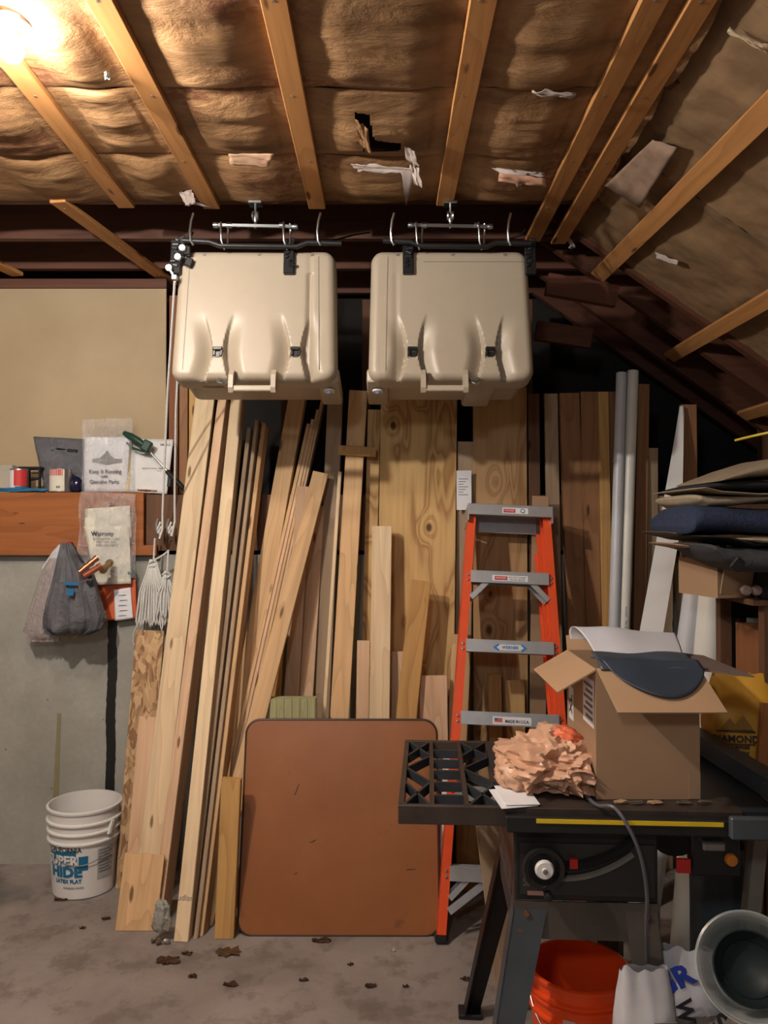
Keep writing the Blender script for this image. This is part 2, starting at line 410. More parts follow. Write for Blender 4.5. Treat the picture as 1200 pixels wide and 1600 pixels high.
# end beam that cuts the dark recess off at the right
for (a, b) in [((.70, 3.40, 2.615), (1.0, 3.40, 2.56)), ((.72, 3.75, 2.50), (.98, 3.75, 2.46))]:
    MB().bar(a, b, .09, .04, up=(0, 1, 0)).build('collar_brace', RAFTW, ceiling)
def hole(X, Y):
    q = at(560, 190, 1)
    # torn opening, an irregular quadrilateral in plan
    pts = [(-.088, 2.33), (-.066, 2.57), (.05, 2.57), (.055, 2.50), (-.03, 2.47), (-.045, 2.34)]
    ins = False; j = len(pts)-1
    for i in range(len(pts)):
        xi, yi = pts[i]; xj, yj = pts[j]
        if (yi > Y) != (yj > Y) and X < (xj-xi)*(Y-yi)/(yj-yi)+xi: ins = not ins
        j = i
    return ins
STRX = [-1.40, -.99, -.66, -.256, .23, .64]
def batt(y0, y1, seed):
    nx, ny = (230, 26) if not y0 < 2.5 < y1 else (560, 60)
    if y1 < .9: nx, ny = 60, 8
    x0, x1 = -2.8, .80
    def fn(u, v):
        X = x0+(x1-x0)*u; Y = y0+(y1-y0)*v
        prof = math.sin(PI*min(max(v, 0), 1))**.35
        d = min(abs(X-q) for q in STRX); sw = min(1, max(0, (d-.03)/.14)); sw = sw*sw*(3-2*sw)
        p = V((X*1.1, Y*5, seed*3.7)); 
        wr = noise.noise(p*1.3)*.5+noise.noise(V((X*3, Y*16, seed)))*.35+noise.noise(V((X*9, Y*34, seed)))*.16
        crease = abs(noise.noise(V((X*1.7+seed, Y*9, 4.))))
        z = 2.826-.004*prof-sw*(.030*prof+.020*wr-.016*crease)
        return (X, Y+.012*wr*(1 if .05 < v < .95 else 0), max(z, 2.775) if sw > .3 else max(z, 2.8205))
    kp = (lambda u, v: not hole(x0+(x1-x0)*u, y0+(y1-y0)*v)) if y0 < 2.5 < y1 else None
    b = MB(); b.grid(fn, nx, ny, keep=kp); b.build('insulation_batt', KRAFT, ceiling, smooth='all')
ys = [-2.0, -1.02, -.20, .61, 1.02, 1.425, 1.83, 2.24, 2.645, 3.035]
for i in range(len(ys)-1): batt(ys[i]+.0005, ys[i+1]-.0005, i)
MB().grid(lambda u, v: (-.16+.3*u, 2.28+.33*v, 2.86+.04*noise.noise(V((u*5, v*5, 3)))), 10, 10).build('hole_shade_sheet', plain('painted_hole_shade', (.03, .02, .02), .95), ceiling)  # dark sheet above the tear, the hole's shade put into its colour
# torn paper flaps along the seams
def flap(pts, mat, name='torn_paper', th=.0015, wob=.01, nu=10, nv=6, seed=0):
    a, b, c, d = [V(p) for p in pts]
    def fn(u, v):
        p = (a*(1-u)+b*u)*(1-v)+(d*(1-u)+c*u)*v
        n = V((noise.noise(V((u*4, v*4, seed))), noise.noise(V((u*5, v*3, seed+7))), noise.noise(V((u*4, v*5, seed+3)))))
        return p+n*wob
    return MB().grid(fn, nu, nv, thick=th).build(name, mat, ceiling, smooth='all')
flap([at(548, 256, 2.60), at(648, 262, 2.60), at(650, 272, 2.62), at(562, 270, 2.63)], PINKI, seed=1)
flap([at(640, 258, 2.56), at(655, 262, 2.56), at(660, 293, 2.58), at(648, 288, 2.58)], PINKI, seed=2, wob=.007)
flap([at(632, 228, 2.50), at(648, 236, 2.50), at(655, 262, 2.55), at(636, 250, 2.55)], PINKI, seed=8, wob=.008)
flap([at(555, 186, 2.33), at(575, 200, 2.36), at(580, 243, 2.52), at(566, 228, 2.5)], KRAFT, seed=3)
flap([at(780, 270, 2.58), at(852, 279, 2.58), at(853, 292, 2.60), at(778, 283, 2.60)], plain('pinkish_kraft', (.42, .22, .14), .8), seed=4, wob=.006)
flap([at(775, 262, 2.60), at(850, 270, 2.60), at(852, 276, 2.6), at(782, 268, 2.6)], PINKI, seed=5, wob=.006)
flap([at(832, 140, 2.18), at(900, 145, 2.18), at(898, 152, 2.2), at(842, 150, 2.2)], PINKI, seed=6, wob=.008)
flap([at(357, 240, 2.55), at(428, 240, 2.56), at(420, 260, 2.60), at(360, 258, 2.60)], plain('pink_kraft_tear', (.46, .28, .18), .8), seed=9, wob=.006)
flap([at(280, 300, 2.92), at(300, 296, 2.92), at(306, 318, 2.96), at(290, 322, 2.97)], PINKI, seed=10, wob=.010)
flap([at(48, 246, 2.72), at(78, 248, 2.72), at(76, 264, 2.76), at(48, 262, 2.76)], plain('tan_tear', (.42, .28, .17), .8), seed=11, wob=.01)
None and flap([at(80, 280, 2.80), at(104, 276, 2.80), at(110, 294, 2.84), at(86, 292, 2.84)], plain('tan_tear_b', (.42, .26, .16), .8), seed=12, wob=.01)
flap([at(163, 112, 2.1), at(172, 112, 2.1), at(172, 123, 2.12), at(164, 124, 2.12)], PAPER, seed=13, wob=.004)
# sloped facing, one sheet per rafter bay
def sbatt(y0, y1, seed):
    def fn(u, v):
        s = -.02+2.3*u; Y = y0+(y1-y0)*v; p = math.sin(PI*v)**.5
        wr = noise.noise(V((s*3, Y*3, seed+20)))+.5*noise.noise(V((s*9, Y*9, seed)))
        cr = abs(noise.noise(V((s*2.3, Y*4, seed+.5))))
        r = sl(s, Y, .016-.020*wr*p+.03*cr*p+.004*noise.noise(V((s*24, Y*24, seed)))); 
        return r
    MB().grid(fn, 140, 60).build('insulation_batt', KRAFT2, ceiling, smooth='all')
KRAFT2 = plain('dusty_kraft_facing', (.23, .135, .065), .8, var=.35, scale=6, bump=.5, bscale=14)
sy = [-2.0, 0, 1.0, 1.83, 2.64, 3.38]
for i in range(5): sbatt(sy[i], sy[i+1], i)
def sflap(pts, h0, h1, mat, seed):
    P4 = []
    for (px, py), h in zip(pts, (h0, h0, h1, h1)):
        d = ray(px, py); n = V((S35, 0, C35)); q = sl(0, 0, -h); t = (q-CAM).dot(n)/d.dot(n); P4.append(CAM+d*t)
    flap(P4, mat, seed=seed, wob=.004)
sflap([(1020, 218), (1058, 230), (1000, 325), (945, 290)], .004, .05, plain('stained_flap', (.25, .16, .11), .8, var=.3, scale=20), 21)
sflap([(1024, 394), (1060, 408), (1058, 414), (1026, 404)], .01, .02, PINKI, 22)
sflap([(890, 370), (900, 385), (896, 388), (886, 376)], .01, .02, PINKI, 24)
sflap([(1140, 42), (1200, 76), (1198, 84), (1136, 50)], .006, .02, plain('pale_tear', (.5, .36, .22), .8), 23)

# furring strips: each a board nailed under the joists
def strip(x0, x1, y0, y1, w=.064, t=.019, z=ZC):
    a = V((x0, y0, z)); b = V((x1, y1, z)); L = (b-a).length; ang = math.atan2(-(x1-x0), y1-y0)
    m = MB(); m.box((0, L/2, t/2), (w, L, t), bev=.002); o = m.build('furring_strip', STRIPW, ceiling)
    o.location = a; o.rotation_euler = (0, 0, ang)
    nm = MB()
    for yy in [y for y in [.61, 1.02, 1.425, 1.83, 2.24, 2.645, 3.04, 3.46, 3.865] if y0+.02 < y < y1-.02]:
        f = (yy-y0)/(y1-y0)
        nm.lathe([(.0045, -.0012), (.0045, .001)], 8, (-.012+.02*random.random(), f*L, 0))
    if nm.bm.verts: nm.build('nail_head', STEEL, o)
    else: nm.bm.free()
    return o
strip(-1.40, -1.40, -1.8, 1.6); strip(-.985, -.992, -1.8, 3.04); strip(-.66, -.665, -1.8, 3.05); strip(-.256, -.258, -1.8, 3.05)
strip(.235, .232, -1.8, 3.02); strip(.615, .64, -1.8, 3.40); strip(.715, .755, -1.8, 3.42, z=2.796)
strip(-1.235, -1.08, 2.98, 4.02, z=2.798); strip(-1.93, -1.80, 3.2, 3.88, z=2.80)
def sstrip(s0, s1, y0, y1, w=.064):
    a = sl(s0, y0, -.002); b = sl(s1, y1, -.002); ax = (b-a).normalized(); nrm = V((S35, 0, C35)); x = ax.cross(nrm).normalized()
    M = Matrix((x, ax, nrm)).transposed().to_4x4(); M.translation = a
    m = MB(); m.box((0, (b-a).length/2, -.01), (w, (b-a).length, .019), bev=.002); m.build('furring_strip', STRIPW, ceiling, M=M)
sstrip(.31, .21, .6, 3.56, .07); sstrip(.735, .735, .4, 3.86); sstrip(1.225, 1.215, .4, 3.95); sstrip(1.72, 1.72, .4, 3.9)

# a yellow cord hooked over the lowest slope strip
tag(MB().tube([at(1149, 688, 2.55), at(1165, 684, 2.5), at(1182, 680, 2.45), at(1225, 671, 2.4)], .004, 6).build('electric_cord', plain('yellow_cord', (.6, .45, .04), .5), smooth=True),
    'thin yellow cord hanging under the sloped roof above the cloth pile', 'cord')
# one hanging lamp bulb
lb = empty('light_bulb', (BULB.x, BULB.y, 2.80), label='bare glowing bulb in a white socket under the ceiling at upper left', cat='lamp')
MB((BULB.x, BULB.y, 2.80)).lathe([(.05, 2.812), (.05, 2.80), (.03, 2.795), (.022, 2.785), (.022, 2.78)], 24, (BULB.x, BULB.y, 0)).build('socket', WHITEP, lb, smooth=True)
gb = MB((BULB.x, BULB.y, 2.80)).lathe([(.014, .028), (.02, .02), (.03, 0), (.0295, -.012), (.02, -.028), (0.001, -.034)], 24, (BULB.x, BULB.y, 2.75)).build('glass', GLOW, lb, smooth=True)

# ============================================================ LUMBER
def plank(name, label, A, B, w, t, Yb, k, mat, yaw=0, cat='board', group=None, groove=0, twist=0, z0=.002, chamfer=False, w2=None):
    a = at_plane(A[0], A[1], Yb, k); b = at_plane(B[0], B[1], Yb, k); ax = (a-b).normalized()
    foot = b - ax*((b.z-z0)/ax.z)
    nb = V((0, 1, -k)).normalized(); x = nb.cross(ax).normalized()
    if x.x < 0: x = -x
    y = ax.cross(x).normalized()
    if y.y < 0: y = -y
    R = Matrix.Rotation(-yaw, 3, ax); x = R @ x; y = R @ y
    M = Matrix((x, y, ax)).transposed().to_4x4(); M.translation = foot
    L = (a-foot).length; m = MB(); Mi = M.inverted()
    bot, top = [], []
    w2 = w2 or w
    if groove:
        prof = []; n = groove
        for i in range(n):
            xa = -w/2+w*i/n; q = w/n
            prof += [(xa, .004), (xa+q*.15, 0), (xa+q*.85, 0), (xa+q, .004)]
        prof += [(w/2, t), (-w/2, t)]
    else: c_ = .002; prof = [(-w/2, c_), (-w/2+c_, 0), (w/2-c_, 0), (w/2, c_), (w/2, t), (-w/2, t)]
    for (px, py) in prof:
        p = foot + x*px + y*py; p = p - ax*((p.z-z0)/ax.z)
        bot.append(m.bm.verts.new(Mi @ p))
        zt = L - (abs(px+w/2)*.45 if chamfer else 0)
        top.append(m.bm.verts.new(V((px*w2/w, py, zt))))
    n = len(prof)
    if True:
        m.bm.faces.new(bot[::-1]); m.bm.faces.new(top)
        for i in range(n): m.bm.faces.new((bot[i], bot[(i+1) % n], top[(i+1) % n], top[i]))
    o = m.build(name, mat, M=M); tag(o, label, cat, group); return o
PK = plank
PK('strand_board', 'narrow offcut of rough strand board leaning at the far left of the lumber', (234, 985), (207, 1335), .128, .012, 3.47, .10, OSB, cat='panel')
PK('board', 'short thin pinkish board leaning in front of the strand board', (236, 1120), (218, 1335), .105, .014, 3.33, .12, PINE_P)
PK('board', 'tall knotty speckled two by four, leftmost of the long boards', (320, 622), (235, 1328), .090, .038, 3.22, .243, PINE_W)
PK('board', 'short square cut pale board standing on the floor in front of the leftmost tall board', (226, 1335), (212, 1450), .158, .012, 3.11, .20, PINE)
PK('board', 'tall pinkish two by four with its grey side showing, second from left', (347, 622), (262, 1294), .042, .085, 3.13, .255, PINE_P, yaw=.16)
PK('board', 'tall pale two by four with black print near its foot', (370, 622), (283, 1465), .056, .060, 3.03, .30, PINE_W, yaw=.10)
PK('board', 'thin strip, left of the three with dark tops beside the printed board', (389, 668), (298, 1440), .020, .062, 3.07, .30, PINE_G, yaw=.22, chamfer=False)
PK('board', 'thin strip, middle of the three with dark tops beside the printed board', (401, 656), (306, 1462), .017, .060, 3.05, .30, PINE_G, yaw=.12)
PK('board', 'thin strip with cut top corner, right of the three beside the printed board', (412, 659), (316, 1440), .019, .060, 3.07, .30, PINE, yaw=.12, chamfer=True)
PK('board', 'broad orange brown board leaning left, its top hidden by the left cooler', (464, 620), (376, 1115), .082, .038, 3.34, .20, PINE, yaw=.10)
for i, (xa, ya, xb) in enumerate([(482, 662, 378), (489, 655, 384), (497, 640, 390), (504, 625, 396)]):
    PK('board', 'thin slat leaning left of the bundle below the left cooler, %s' % ['leftmost', 'second from left', 'third from left', 'rightmost'][i],
       (xa, ya), (xb, 1122), .0165, .05, 3.26+.006*i, .235, PINE_P if i % 2 else PINE, yaw=.05)
PK('board', 'short plain board leaning left in front of the bundle of thin slats', (501, 738), (394, 1150), .072, .019, 3.15, .262, PINE)
PK('board', 'short golden stud with a brown stain at its foot, left of the brown table top', (361, 1218), (350, 1462), .074, .038, 3.05, .05, PINE_Y)
PK('board', 'upright pale stud with two dark knots behind the leaning slats', (496, 790), (478, 1090), .064, .038, 3.56, .07, PINE_P)
PK('board', 'upright pinkish stud standing behind the greenish grooved post', (474, 760), (455, 1090), .066, .038, 3.55, .05, PINE_P)
PK('board', 'narrow stud lowest behind the grooved post', (436, 985), (430, 1090), .045, .03, 3.52, .03, PINE_Y)
PK('grooved_post', 'short greenish pressure treated post with fine grooves above the table top', (451, 1092), (451, 1125), .23, .06, 3.36, .02, GREENW, groove=7, cat='post')
PK('board', 'wide grey brown board standing behind the thin pale strip', (524, 620), (502, 1125), .072, .019, 3.61, .04, PINE_G)
PK('board', 'very thin pale strip leaning upright left of the tall orange board', (531, 737), (506, 1125), .0155, .019, 3.40, .10, PINE_W)
PK('board', 'tall orange pine two by six with the short block across its top', (560, 610), (530, 1125), .083, .030, 3.44, .09, PINE)
PK('plywood_strip', 'narrow strip of plywood behind the pale two by four', (585, 640), (576, 1000), .060, .012, 3.63, .02, PLY, cat='panel')
PK('board', 'short pale board low between the orange board and pale two by four', (568, 1001), (566, 1127), .056, .019, 3.47, .05, PINE_P)
PK('board', 'pale two by four with a flat sawn top in front of the wide plywood', (597, 822), (593, 1127), .087, .038, 3.41, .08, PINE_W)
PK('board', 'thin board low between the pale two by four and slanting board', (620, 1018), (620, 1128), .06, .010, 3.52, .03, PINE_P)
PK('board', 'short brownish board slanting left with a knot near its top in front of the plywood', (658, 907), (634, 1128), .088, .019, 3.38, .08, PINE_Y)
PK('board', 'short wide board standing right of the slanting board', (677, 1056), (678, 1128), .122, .019, 3.46, .03, PINE_P)
PK('board', 'pale orange board standing at the left rail of the ladder', (722, 992), (716, 1128), .085, .02, 3.52, .015, PINE)
PK('plywood_sheet', 'wide yellow plywood sheet with swirling grain and round knots below between the coolers', (655, 605), (648, 1130), .352, .018, 3.57, .04, PLY, cat='panel')
PK('board', 'light brown board in the gap between the two plywood sheets', (728, 690), (724, 990), .075, .01, 3.65, .005, PINE_G)
PK('plywood_sheet', 'brown plywood sheet standing behind the ladder under the right cooler', (781, 605), (783, 1150), .248, .018, 3.60, .03, PLY_D, cat='panel')
PK('board', 'small pale offcut seen low through the ladder, left of two', (773, 1054), (775, 1150), .058, .019, 3.52, .02, PINE_Y)
PK('plywood_strip', 'small plywood offcut seen low through the ladder, right of two', (805, 1063), (806, 1150), .085, .012, 3.52, .02, PLY, cat='panel')
PK('board', 'dark reddish board at the right edge of the brown plywood', (834, 615), (838, 1000), .052, .019, 3.62, .02, DARKW)
PK('cardboard_strip', 'tan cardboard strip standing behind the ladder top', (845, 775), (842, 1000), .075, .006, 3.56, .01, CARD, cat='cardboard')
PK('board', 'grey brown board right of the dark reddish board', (861, 615), (868, 980), .062, .019, 3.63, .02, PINE_G)
PK('board', 'knotty brown stud, first of the row right of the ladder', (890, 614), (903, 980), .090, .038, 3.55, .05, CEDAR)
PK('board', 'brown stud with a dark knot in the middle of the row right of the ladder', (921, 612), (926, 980), .080, .038, 3.55, .05, CEDAR)
PK('board', 'paler board with flat end just left of the grey plastic pipe', (943, 612), (950, 980), .046, .019, 3.53, .05, PINE_Y)
PK('board', 'thin reddish board hidden close behind the grey plastic pipe', (957, 612), (958, 980), .040, .019, 3.60, .03, CEDAR)
PK('board', 'dark orange brown stud right of the white plastic pipe', (1006, 600), (1000, 980), .055, .038, 3.55, .05, CEDAR)
PK('board', 'faint grey stud standing in the dark behind the white panel', (1020, 700), (1020, 980), .05, .038, 3.64, .01, PINE_G)
PK('board', 'short dull panel in the dark left of the white trim', (1040, 775), (1040, 980), .07, .012, 3.66, .005, PINE_G)
PK('board', 'brown knotty stud standing right of the white trim board', (1077, 632), (1080, 980), .070, .038, 3.60, .02, wood('brown_knotty_stud', (.34, .17, .08), (.14, .06, .03), .06))
PK('board', 'pale tapering lath standing beside the large white tubes', (1062, 880), (1070, 985), .045, .012, 3.45, .03, PINE_G, w2=.05)
# the block nailed across the tall orange board
bp = at(558, 705, 3.60)
tag(MB(bp).box(bp, (.172, .024, .044), (0, .06, 0), bev=.002).build('wood_block', PINE_Y), 'short wooden block lying across the tall orange pine board', 'block')
# printing on the printed board
pb = bpy.data.objects.get('board.004')
for o in bpy.data.objects:
    if o.get('label', '').startswith('tall pale two by four with black print'): text_obj('udlar', .03, Matrix.Translation((0, -.0006, .15)) @ FACE, GREYINK, o, 'printed_mark')
# notice sheet between the plywoods
q = at(725, 766, 3.62); pn = empty('paper_sheet', q, label='white printed sheet fixed between the two plywood sheets', cat='paper')
MB(q).bx(q.x-.034, q.x+.034, q.y, q.y+.001, q.z-.09, q.z+.09).build('sheet', PAPER, pn)
for i in range(7): MB(q).bx(q.x-.025, q.x+.018-.01*(i % 3), q.y-.0008, q.y, q.z+.05-.012*i, q.z+.053-.012*i).build('text_line', GREYINK, pn)

# plastic pipes
def pipe(label, A, B, r, Yb, k, mat, text=None, name='plastic_pipe', hollow=True):
    a = at_plane(A[0], A[1], Yb, k); b = at_plane(B[0], B[1], Yb, k); ax = (a-b).normalized(); foot = b-ax*((b.z-.003)/ax.z)
    L = (a-foot).length; nb = V((0, 1, -k)).normalized(); x = nb.cross(ax).normalized()
    if x.x < 0: x = -x
    y = ax.cross(x)
    if y.y < 0: y = -y
    M = Matrix((x, y, ax)).transposed().to_4x4(); M.translation = foot
    m = MB(); m.lathe([(r, .004), (r, L), (r*.86, L), (r*.86, L-.1)], 24); o = m.build(name, mat, smooth=True, M=M)
    tag(o, label, 'pipe')
    if text: text_obj(text, r*.45, Matrix.Translation((0, -r-.0006, 1.1)) @ Matrix.Rotation(PI/2, 4, 'X') @ Matrix.Rotation(PI/2, 4, 'Z'), GREYINK, o, 'printed_mark', sx=1.6)
    return o
pipe('tall grey plastic pipe standing left of the white one', (971, 583), (959, 985), .0235, 3.42, .09, PVCG)
pipe('tall white plastic pipe with black printing along it', (989, 580), (975, 985), .0255, 3.43, .09, PVC, 'PVC  SCH 40   1-1/2 IN   ASTM')
pipe('thick white tube standing left of two under the cardboard box', (1086, 905), (1062, 1080), .036, 2.98, .05, PVCG, name='white_tube')
pipe('thickest white tube standing right of two under the cardboard box', (1116, 895), (1102, 1080), .056, 2.95, .05, PVC, name='white_tube')
# bowed white trim board
def bow(u, v):
    y = 635+(1032-635)*(1-v); xl = 1064+(991-1064)*(1-v); wd = 4+ (38-4)*min(1, (1-v)*2.2)**.8*(.80+.2*(1-v))
    return at(xl+wd*u, y, 3.40+.25*v-.03*u)
bmb = MB(); bmb.grid(bow, 4, 24, thick=.006)
bfoot = [at(991, 1032, 3.40), at(1031, 1032, 3.37)]
bmb.prism([bfoot[0], bfoot[1], V((bfoot[1].x-.06, 3.28, .003)), V((bfoot[0].x-.06, 3.31, .003))], (0, .006, 0))
tag(bmb.build('trim_board', WHITEP, smooth=True), 'white bowed trim board tapering upward, right of the pipes', 'board')
# white panel behind the ladder foot
PK('panel', 'white panel edge leaning between the brown table top and the ladder foot', (699, 1160), (690, 1420), .030, .012, 3.14, .12, WHITEP, cat='panel')
# brown table top
a = at(530, 1131, 3.27); tw = .775; th = .80
tt = empty('loose_tabletop', (at(529, 1459, 3.075).x, 3.07, .004), label='square brown laminate table top with rounded corners leaning on the boards', cat='table')
tt.rotation_euler = (-math.asin(.195/.80), 0, math.radians(-.3))
def rrect(w, h, r, n=8, z0=0):
    pts = []
    for cx, cz, a0 in ((w/2-r, h-r, 0), (-w/2+r, h-r, 90), (-w/2+r, r, 180), (w/2-r, r, 270)):
        for i in range(n+1):
            t = math.radians(a0+90*i/n); pts.append((cx+r*math.cos(t), cz+r*math.sin(t)))
    return pts
rr = rrect(tw, th, .055)
MB().prism([(x, -.002, z) for x, z in rrect(tw-.006, th-.006, .052)], (0, .012, 0)).build('laminate_panel', TTOP, tt).location = (0, 0, .003)
MB().tube([(x, .006, z) for x, z in rr]+[(rr[0][0], .006, rr[0][1])], .0065, 8).build('edge_band', plain('dark_edge', (.05, .025, .015), .5), tt, smooth=True)
sc = MB()
for (sx, sz, l, an) in [(-.175, .53, .045, 1.2), (.28, .235, .035, 0.05), (-.10, .34, .014, .4), (-.17, .22, .012, .3), (-.11, .335, .02, .2)]:
    sc.box((sx, -.0024, sz), (l, .0008, .0035), (0, -an, 0))
sc.build('scratches', plain('dark_scratch', (.04, .018, .01), .6), tt)
# leaning old board behind the saw stand, low
PK('board', 'dusty tan board leaning low behind the left side of the table saw', (764, 1290), (790, 1500), .09, .02, 2.72, .10, PINE_G)
PK('board', 'short dark orange board low behind the ladder foot', (742, 1290), (742, 1440), .16, .019, 3.45, .02, PINE_Y)
PK('board', 'dark brown board low behind the bottom ladder step', (725, 1240), (728, 1450), .14, .019, 3.52, .01, DARKW)
# ============================================================ COOLERS AND THEIR LIFTS
def smooth(t): t = min(1, max(0, t)); return t*t*(3-2*t)
def make_cooler(px, mir, label, side_dx=0):
    """local frame: x right, z up along the lid, y away from the viewer; origin = middle of the lid's lower edge"""
    W, L, D = .62, .52, .335
    bl = at(px, 592, 2.93)
    root = empty('cooler', bl, (math.radians(-9.5), 0, math.radians(side_dx)), label, 'cooler', 'tan coolers hung under the ceiling')
    lx = [mir*(-.031-.095*1) , mir*.155]
    LX = [-.135, .155] if mir > 0 else [-.145, .145]
    r1, r2, T = .045, .032, .105
    def shape(u, v):
        a, b = u*2-1, v*2-1
        wz = W/2*(1-.035*(v)); x, z = a*wz, b*L/2
        dx, dz = abs(x)-(wz-r1), abs(z)-(L/2-r1)
        if dx > 0 and dz > 0:
            q = max(dx, dz)/math.hypot(dx, dz); x = math.copysign(wz-r1+dx*q, x); z = math.copysign(L/2-r1+dz*q, z)
            e = r1-max(dx, dz)
        else: e = -max(dx, dz)+r1
        y = 0
        if e < r2: y = r2-math.sqrt(max(0, r2*r2-(r2-e)**2))
        zz = z+L/2
        # raised centre panel with a step toward the outer (seamed) side strip
        xs = x*mir
        st = smooth((xs-.205)/.012) if mir > 0 else smooth((xs-.195)/.018)
        y += (.010 if mir > 0 else .003)*(math.exp(-((xs-.205)/.010)**2))*(1 if zz < L-.10 else .3)
        # latch pockets: a waisted neck with a scooped hollow on both sides
        for cx in LX:
            d = x-cx; neck = .017+.034*abs((zz-.115)/.15)**1.4
            env = smooth((.27-zz)/.17)*smooth((zz+.03)/.06)
            if abs(d) > neck:
                q = abs(d)-neck
                y += .038*env*smooth(q/.010)*smooth((.075-q)/.075)**1.15
            # notch for the rubber latch
            if abs(d) < .016 and abs(zz-.105) < .02: y += .006
        return (x, y, zz)
    m = MB(); N, K = 128, 108
    vs = [[m.bm.verts.new(V(shape(i/N, j/K))) for i in range(N+1)] for j in range(K+1)]
    for j in range(K):
        for i in range(N): m.bm.faces.new((vs[j][i], vs[j][i+1], vs[j+1][i+1], vs[j+1][i]))
    loop = [vs[0][i] for i in range(N)]+[vs[j][N] for j in range(K)]+[vs[K][i] for i in range(N, 0, -1)]+[vs[j][0] for j in range(K, 0, -1)]
    prev = loop
    for yy in (T*.6, T):
        nx = [m.bm.verts.new(V((v.co.x, yy, v.co.z))) for v in loop]
        for i in range(len(loop)): m.bm.faces.new((prev[i], prev[(i+1) % len(loop)], nx[(i+1) % len(loop)], nx[i]))
        prev = nx
    m.bm.faces.new(prev[::-1])
    lid = m.build('lid', TAN, root, smooth=True)
    # seams and screws
    xs = .245 if mir > 0 else -.245
    for s_ in ([xs, -.262] if mir > 0 else [xs]):
        MB().bar((s_*1.0, -.0006, .035), (s_*.965, -.0006, L-.03), .0016, .0016).build('seam', TAN_D, root)
    if mir < 0: MB().bar((-.10, -.0006, L-.052), (W/2-.03, -.0006, L-.052), .0016, .0016, up=(0, 1, 0)).build('seam', TAN_D, root)
    for x_, z_ in [(-.20, L-.022), (.01, L-.022), (.21, L-.022)]:
        MB().lathe([(.0065, -.0015), (.0065, .004), (.001, .004)], 12, (x_, 0, z_), 'y').build('screw', plain('screw_recess', (.20, .17, .14), .5) if 'screw_recess' not in bpy.data.materials else bpy.data.materials['screw_recess'], root)
    # rubber T latches
    for cx in LX:
        lt = MB().box((cx, .000, .118), (.036, .016, .014), bev=.003).box((cx-.012, .004, .103), (.010, .014, .024), bev=.002).box((cx+.014, .004, .103), (.010, .014, .026), (0, .25, 0), bev=.002)
        lt.box((cx, .008, .098), (.018, .010, .02))
        lt.build('latch', BLACK, root)
    # tub
    b = MB(); b.bx(-W/2+.018, W/2-.018, T, D, .022, L-.02, bev=.03, seg=3)
    b.build('tub', TAN, root, smooth=True)
    b = MB()
    side = .275*mir
    b.bx(side-.042, side+.042, T-.06, D-.015, .002, .06, bev=.012, seg=2)                 # corner foot that carries the drain
    b2 = MB(); b2.bx(-.165-.05, -.165+.05, T-.04, T+.03, .000, .05, bev=.01, seg=2) if mir > 0 else b2.bx(.12-.055, .12+.055, T-.04, D-.01, -.004, .05, bev=.012, seg=2)
    b.build('front_rib', TAN, root, smooth=True)
    b2.build('front_rib', TAN, root, smooth=True)
    MB().lathe([(.021, .0), (.021, .008), (.013, .012)], 20, (side, .12, 0), 'z').build('drain_collar', WHITEP, root, smooth=True).location = (0, 0, -.010)
    MB().box((side, .115, -.010), (.018, .02, .022), bev=.004).build('drain_plug', plain('blue_grey_plug', (.18, .22, .28), .3) if 'blue_grey_plug' not in bpy.data.materials else bpy.data.materials['blue_grey_plug'], root)
    for x_ in (-.20, .19) if mir > 0 else (-.195, .20):
        MB().lathe([(.011, -.004), (.008, .008), (.001, .01)], 14, (x_, .045, .006), 'z').build('lid_bolt', STEEL, root)
    # handle hanging over the lower edge
    hx = -.0 if mir > 0 else -.028
    h = MB()
    for s_ in (-1, 1):
        x0 = hx+s_*.078
        pts = [(x0, .03, .036), (x0, -.004, .034), (x0, -.020, .010), (x0, -.022, -.040), (x0, -.010, -.056), (x0, .012, -.052), (x0, .024, -.03)]
        h.prism([V(p)-V((.009, 0, 0)) for p in pts], (.018, 0, 0))
    h.box((hx, -.004, -.040), (.150, .024, .024), bev=.006, seg=2)
    h.build('handle', TAN, root)
    # rope cleat beside the handle
    cx = hx-.112*(1 if mir > 0 else -1)
    MB().tube([(cx-.018, .01, .004), (cx-.014, .0, -.012), (cx, -.004, -.018), (cx+.014, 0, -.012), (cx+.018, .01, .004)], .007, 8).build('metal_clip', ZINC, root, smooth=True)
    # hinge straps (black clamp blocks) near the top
    sp = ([-.305, .125], (-.16, .305))[0 if mir > 0 else 1]
    for x_ in sp:
        s = MB(); s.box((x_, -.006, L-.045), (.040, .022, .125), bev=.003)
        for q in range(7): s.box((x_+random.uniform(-.012, .012), -.018, L-.075+q*.017), (.03*random.uniform(.5, 1), .012, .012), (random.uniform(-.5, .5), random.uniform(-.6, .6), 0), bev=.003)
        s.box((x_, .02, L+.022), (.042, .08, .016), bev=.003)
        s.build('clamp_strap', BLACK, root)
    # ---- the lift: a thing of its own
    top = bl + V((0, .09, .545))
    r = empty('cooler_hoist', (top.x, top.y, 2.80), label='zinc pulley bar and black frame carrying the %s cooler' % ('left' if mir > 0 else 'right'), cat='lift', group='cooler lifts')
    def G(a, b, c=0): return V((a, b, c))
    O = MB()
    yb = -.035; zf = -.165
    # black frame bar
    e0, e1 = (-.275, .285) if mir > 0 else (-.255, .265)
    fr = MB(); fr.tube([(e0, yb, zf+.02), (e0+.10, yb, zf+.015), (e0+.14, yb, zf), (e1-.13, yb, zf-.004), (e1-.09, yb, zf+.012), (e1+.04, yb, zf+.008)], .0105, 10)
    fr.build('frame_bar', BLACKM, r, smooth=True)
    # zinc square bar with round end caps, hung on clevises
    MB().box((.0, yb, -.090), (.30, .013, .013), (0, .02, 0), bev=.0015).build('pulley_bar', ZINC, r)
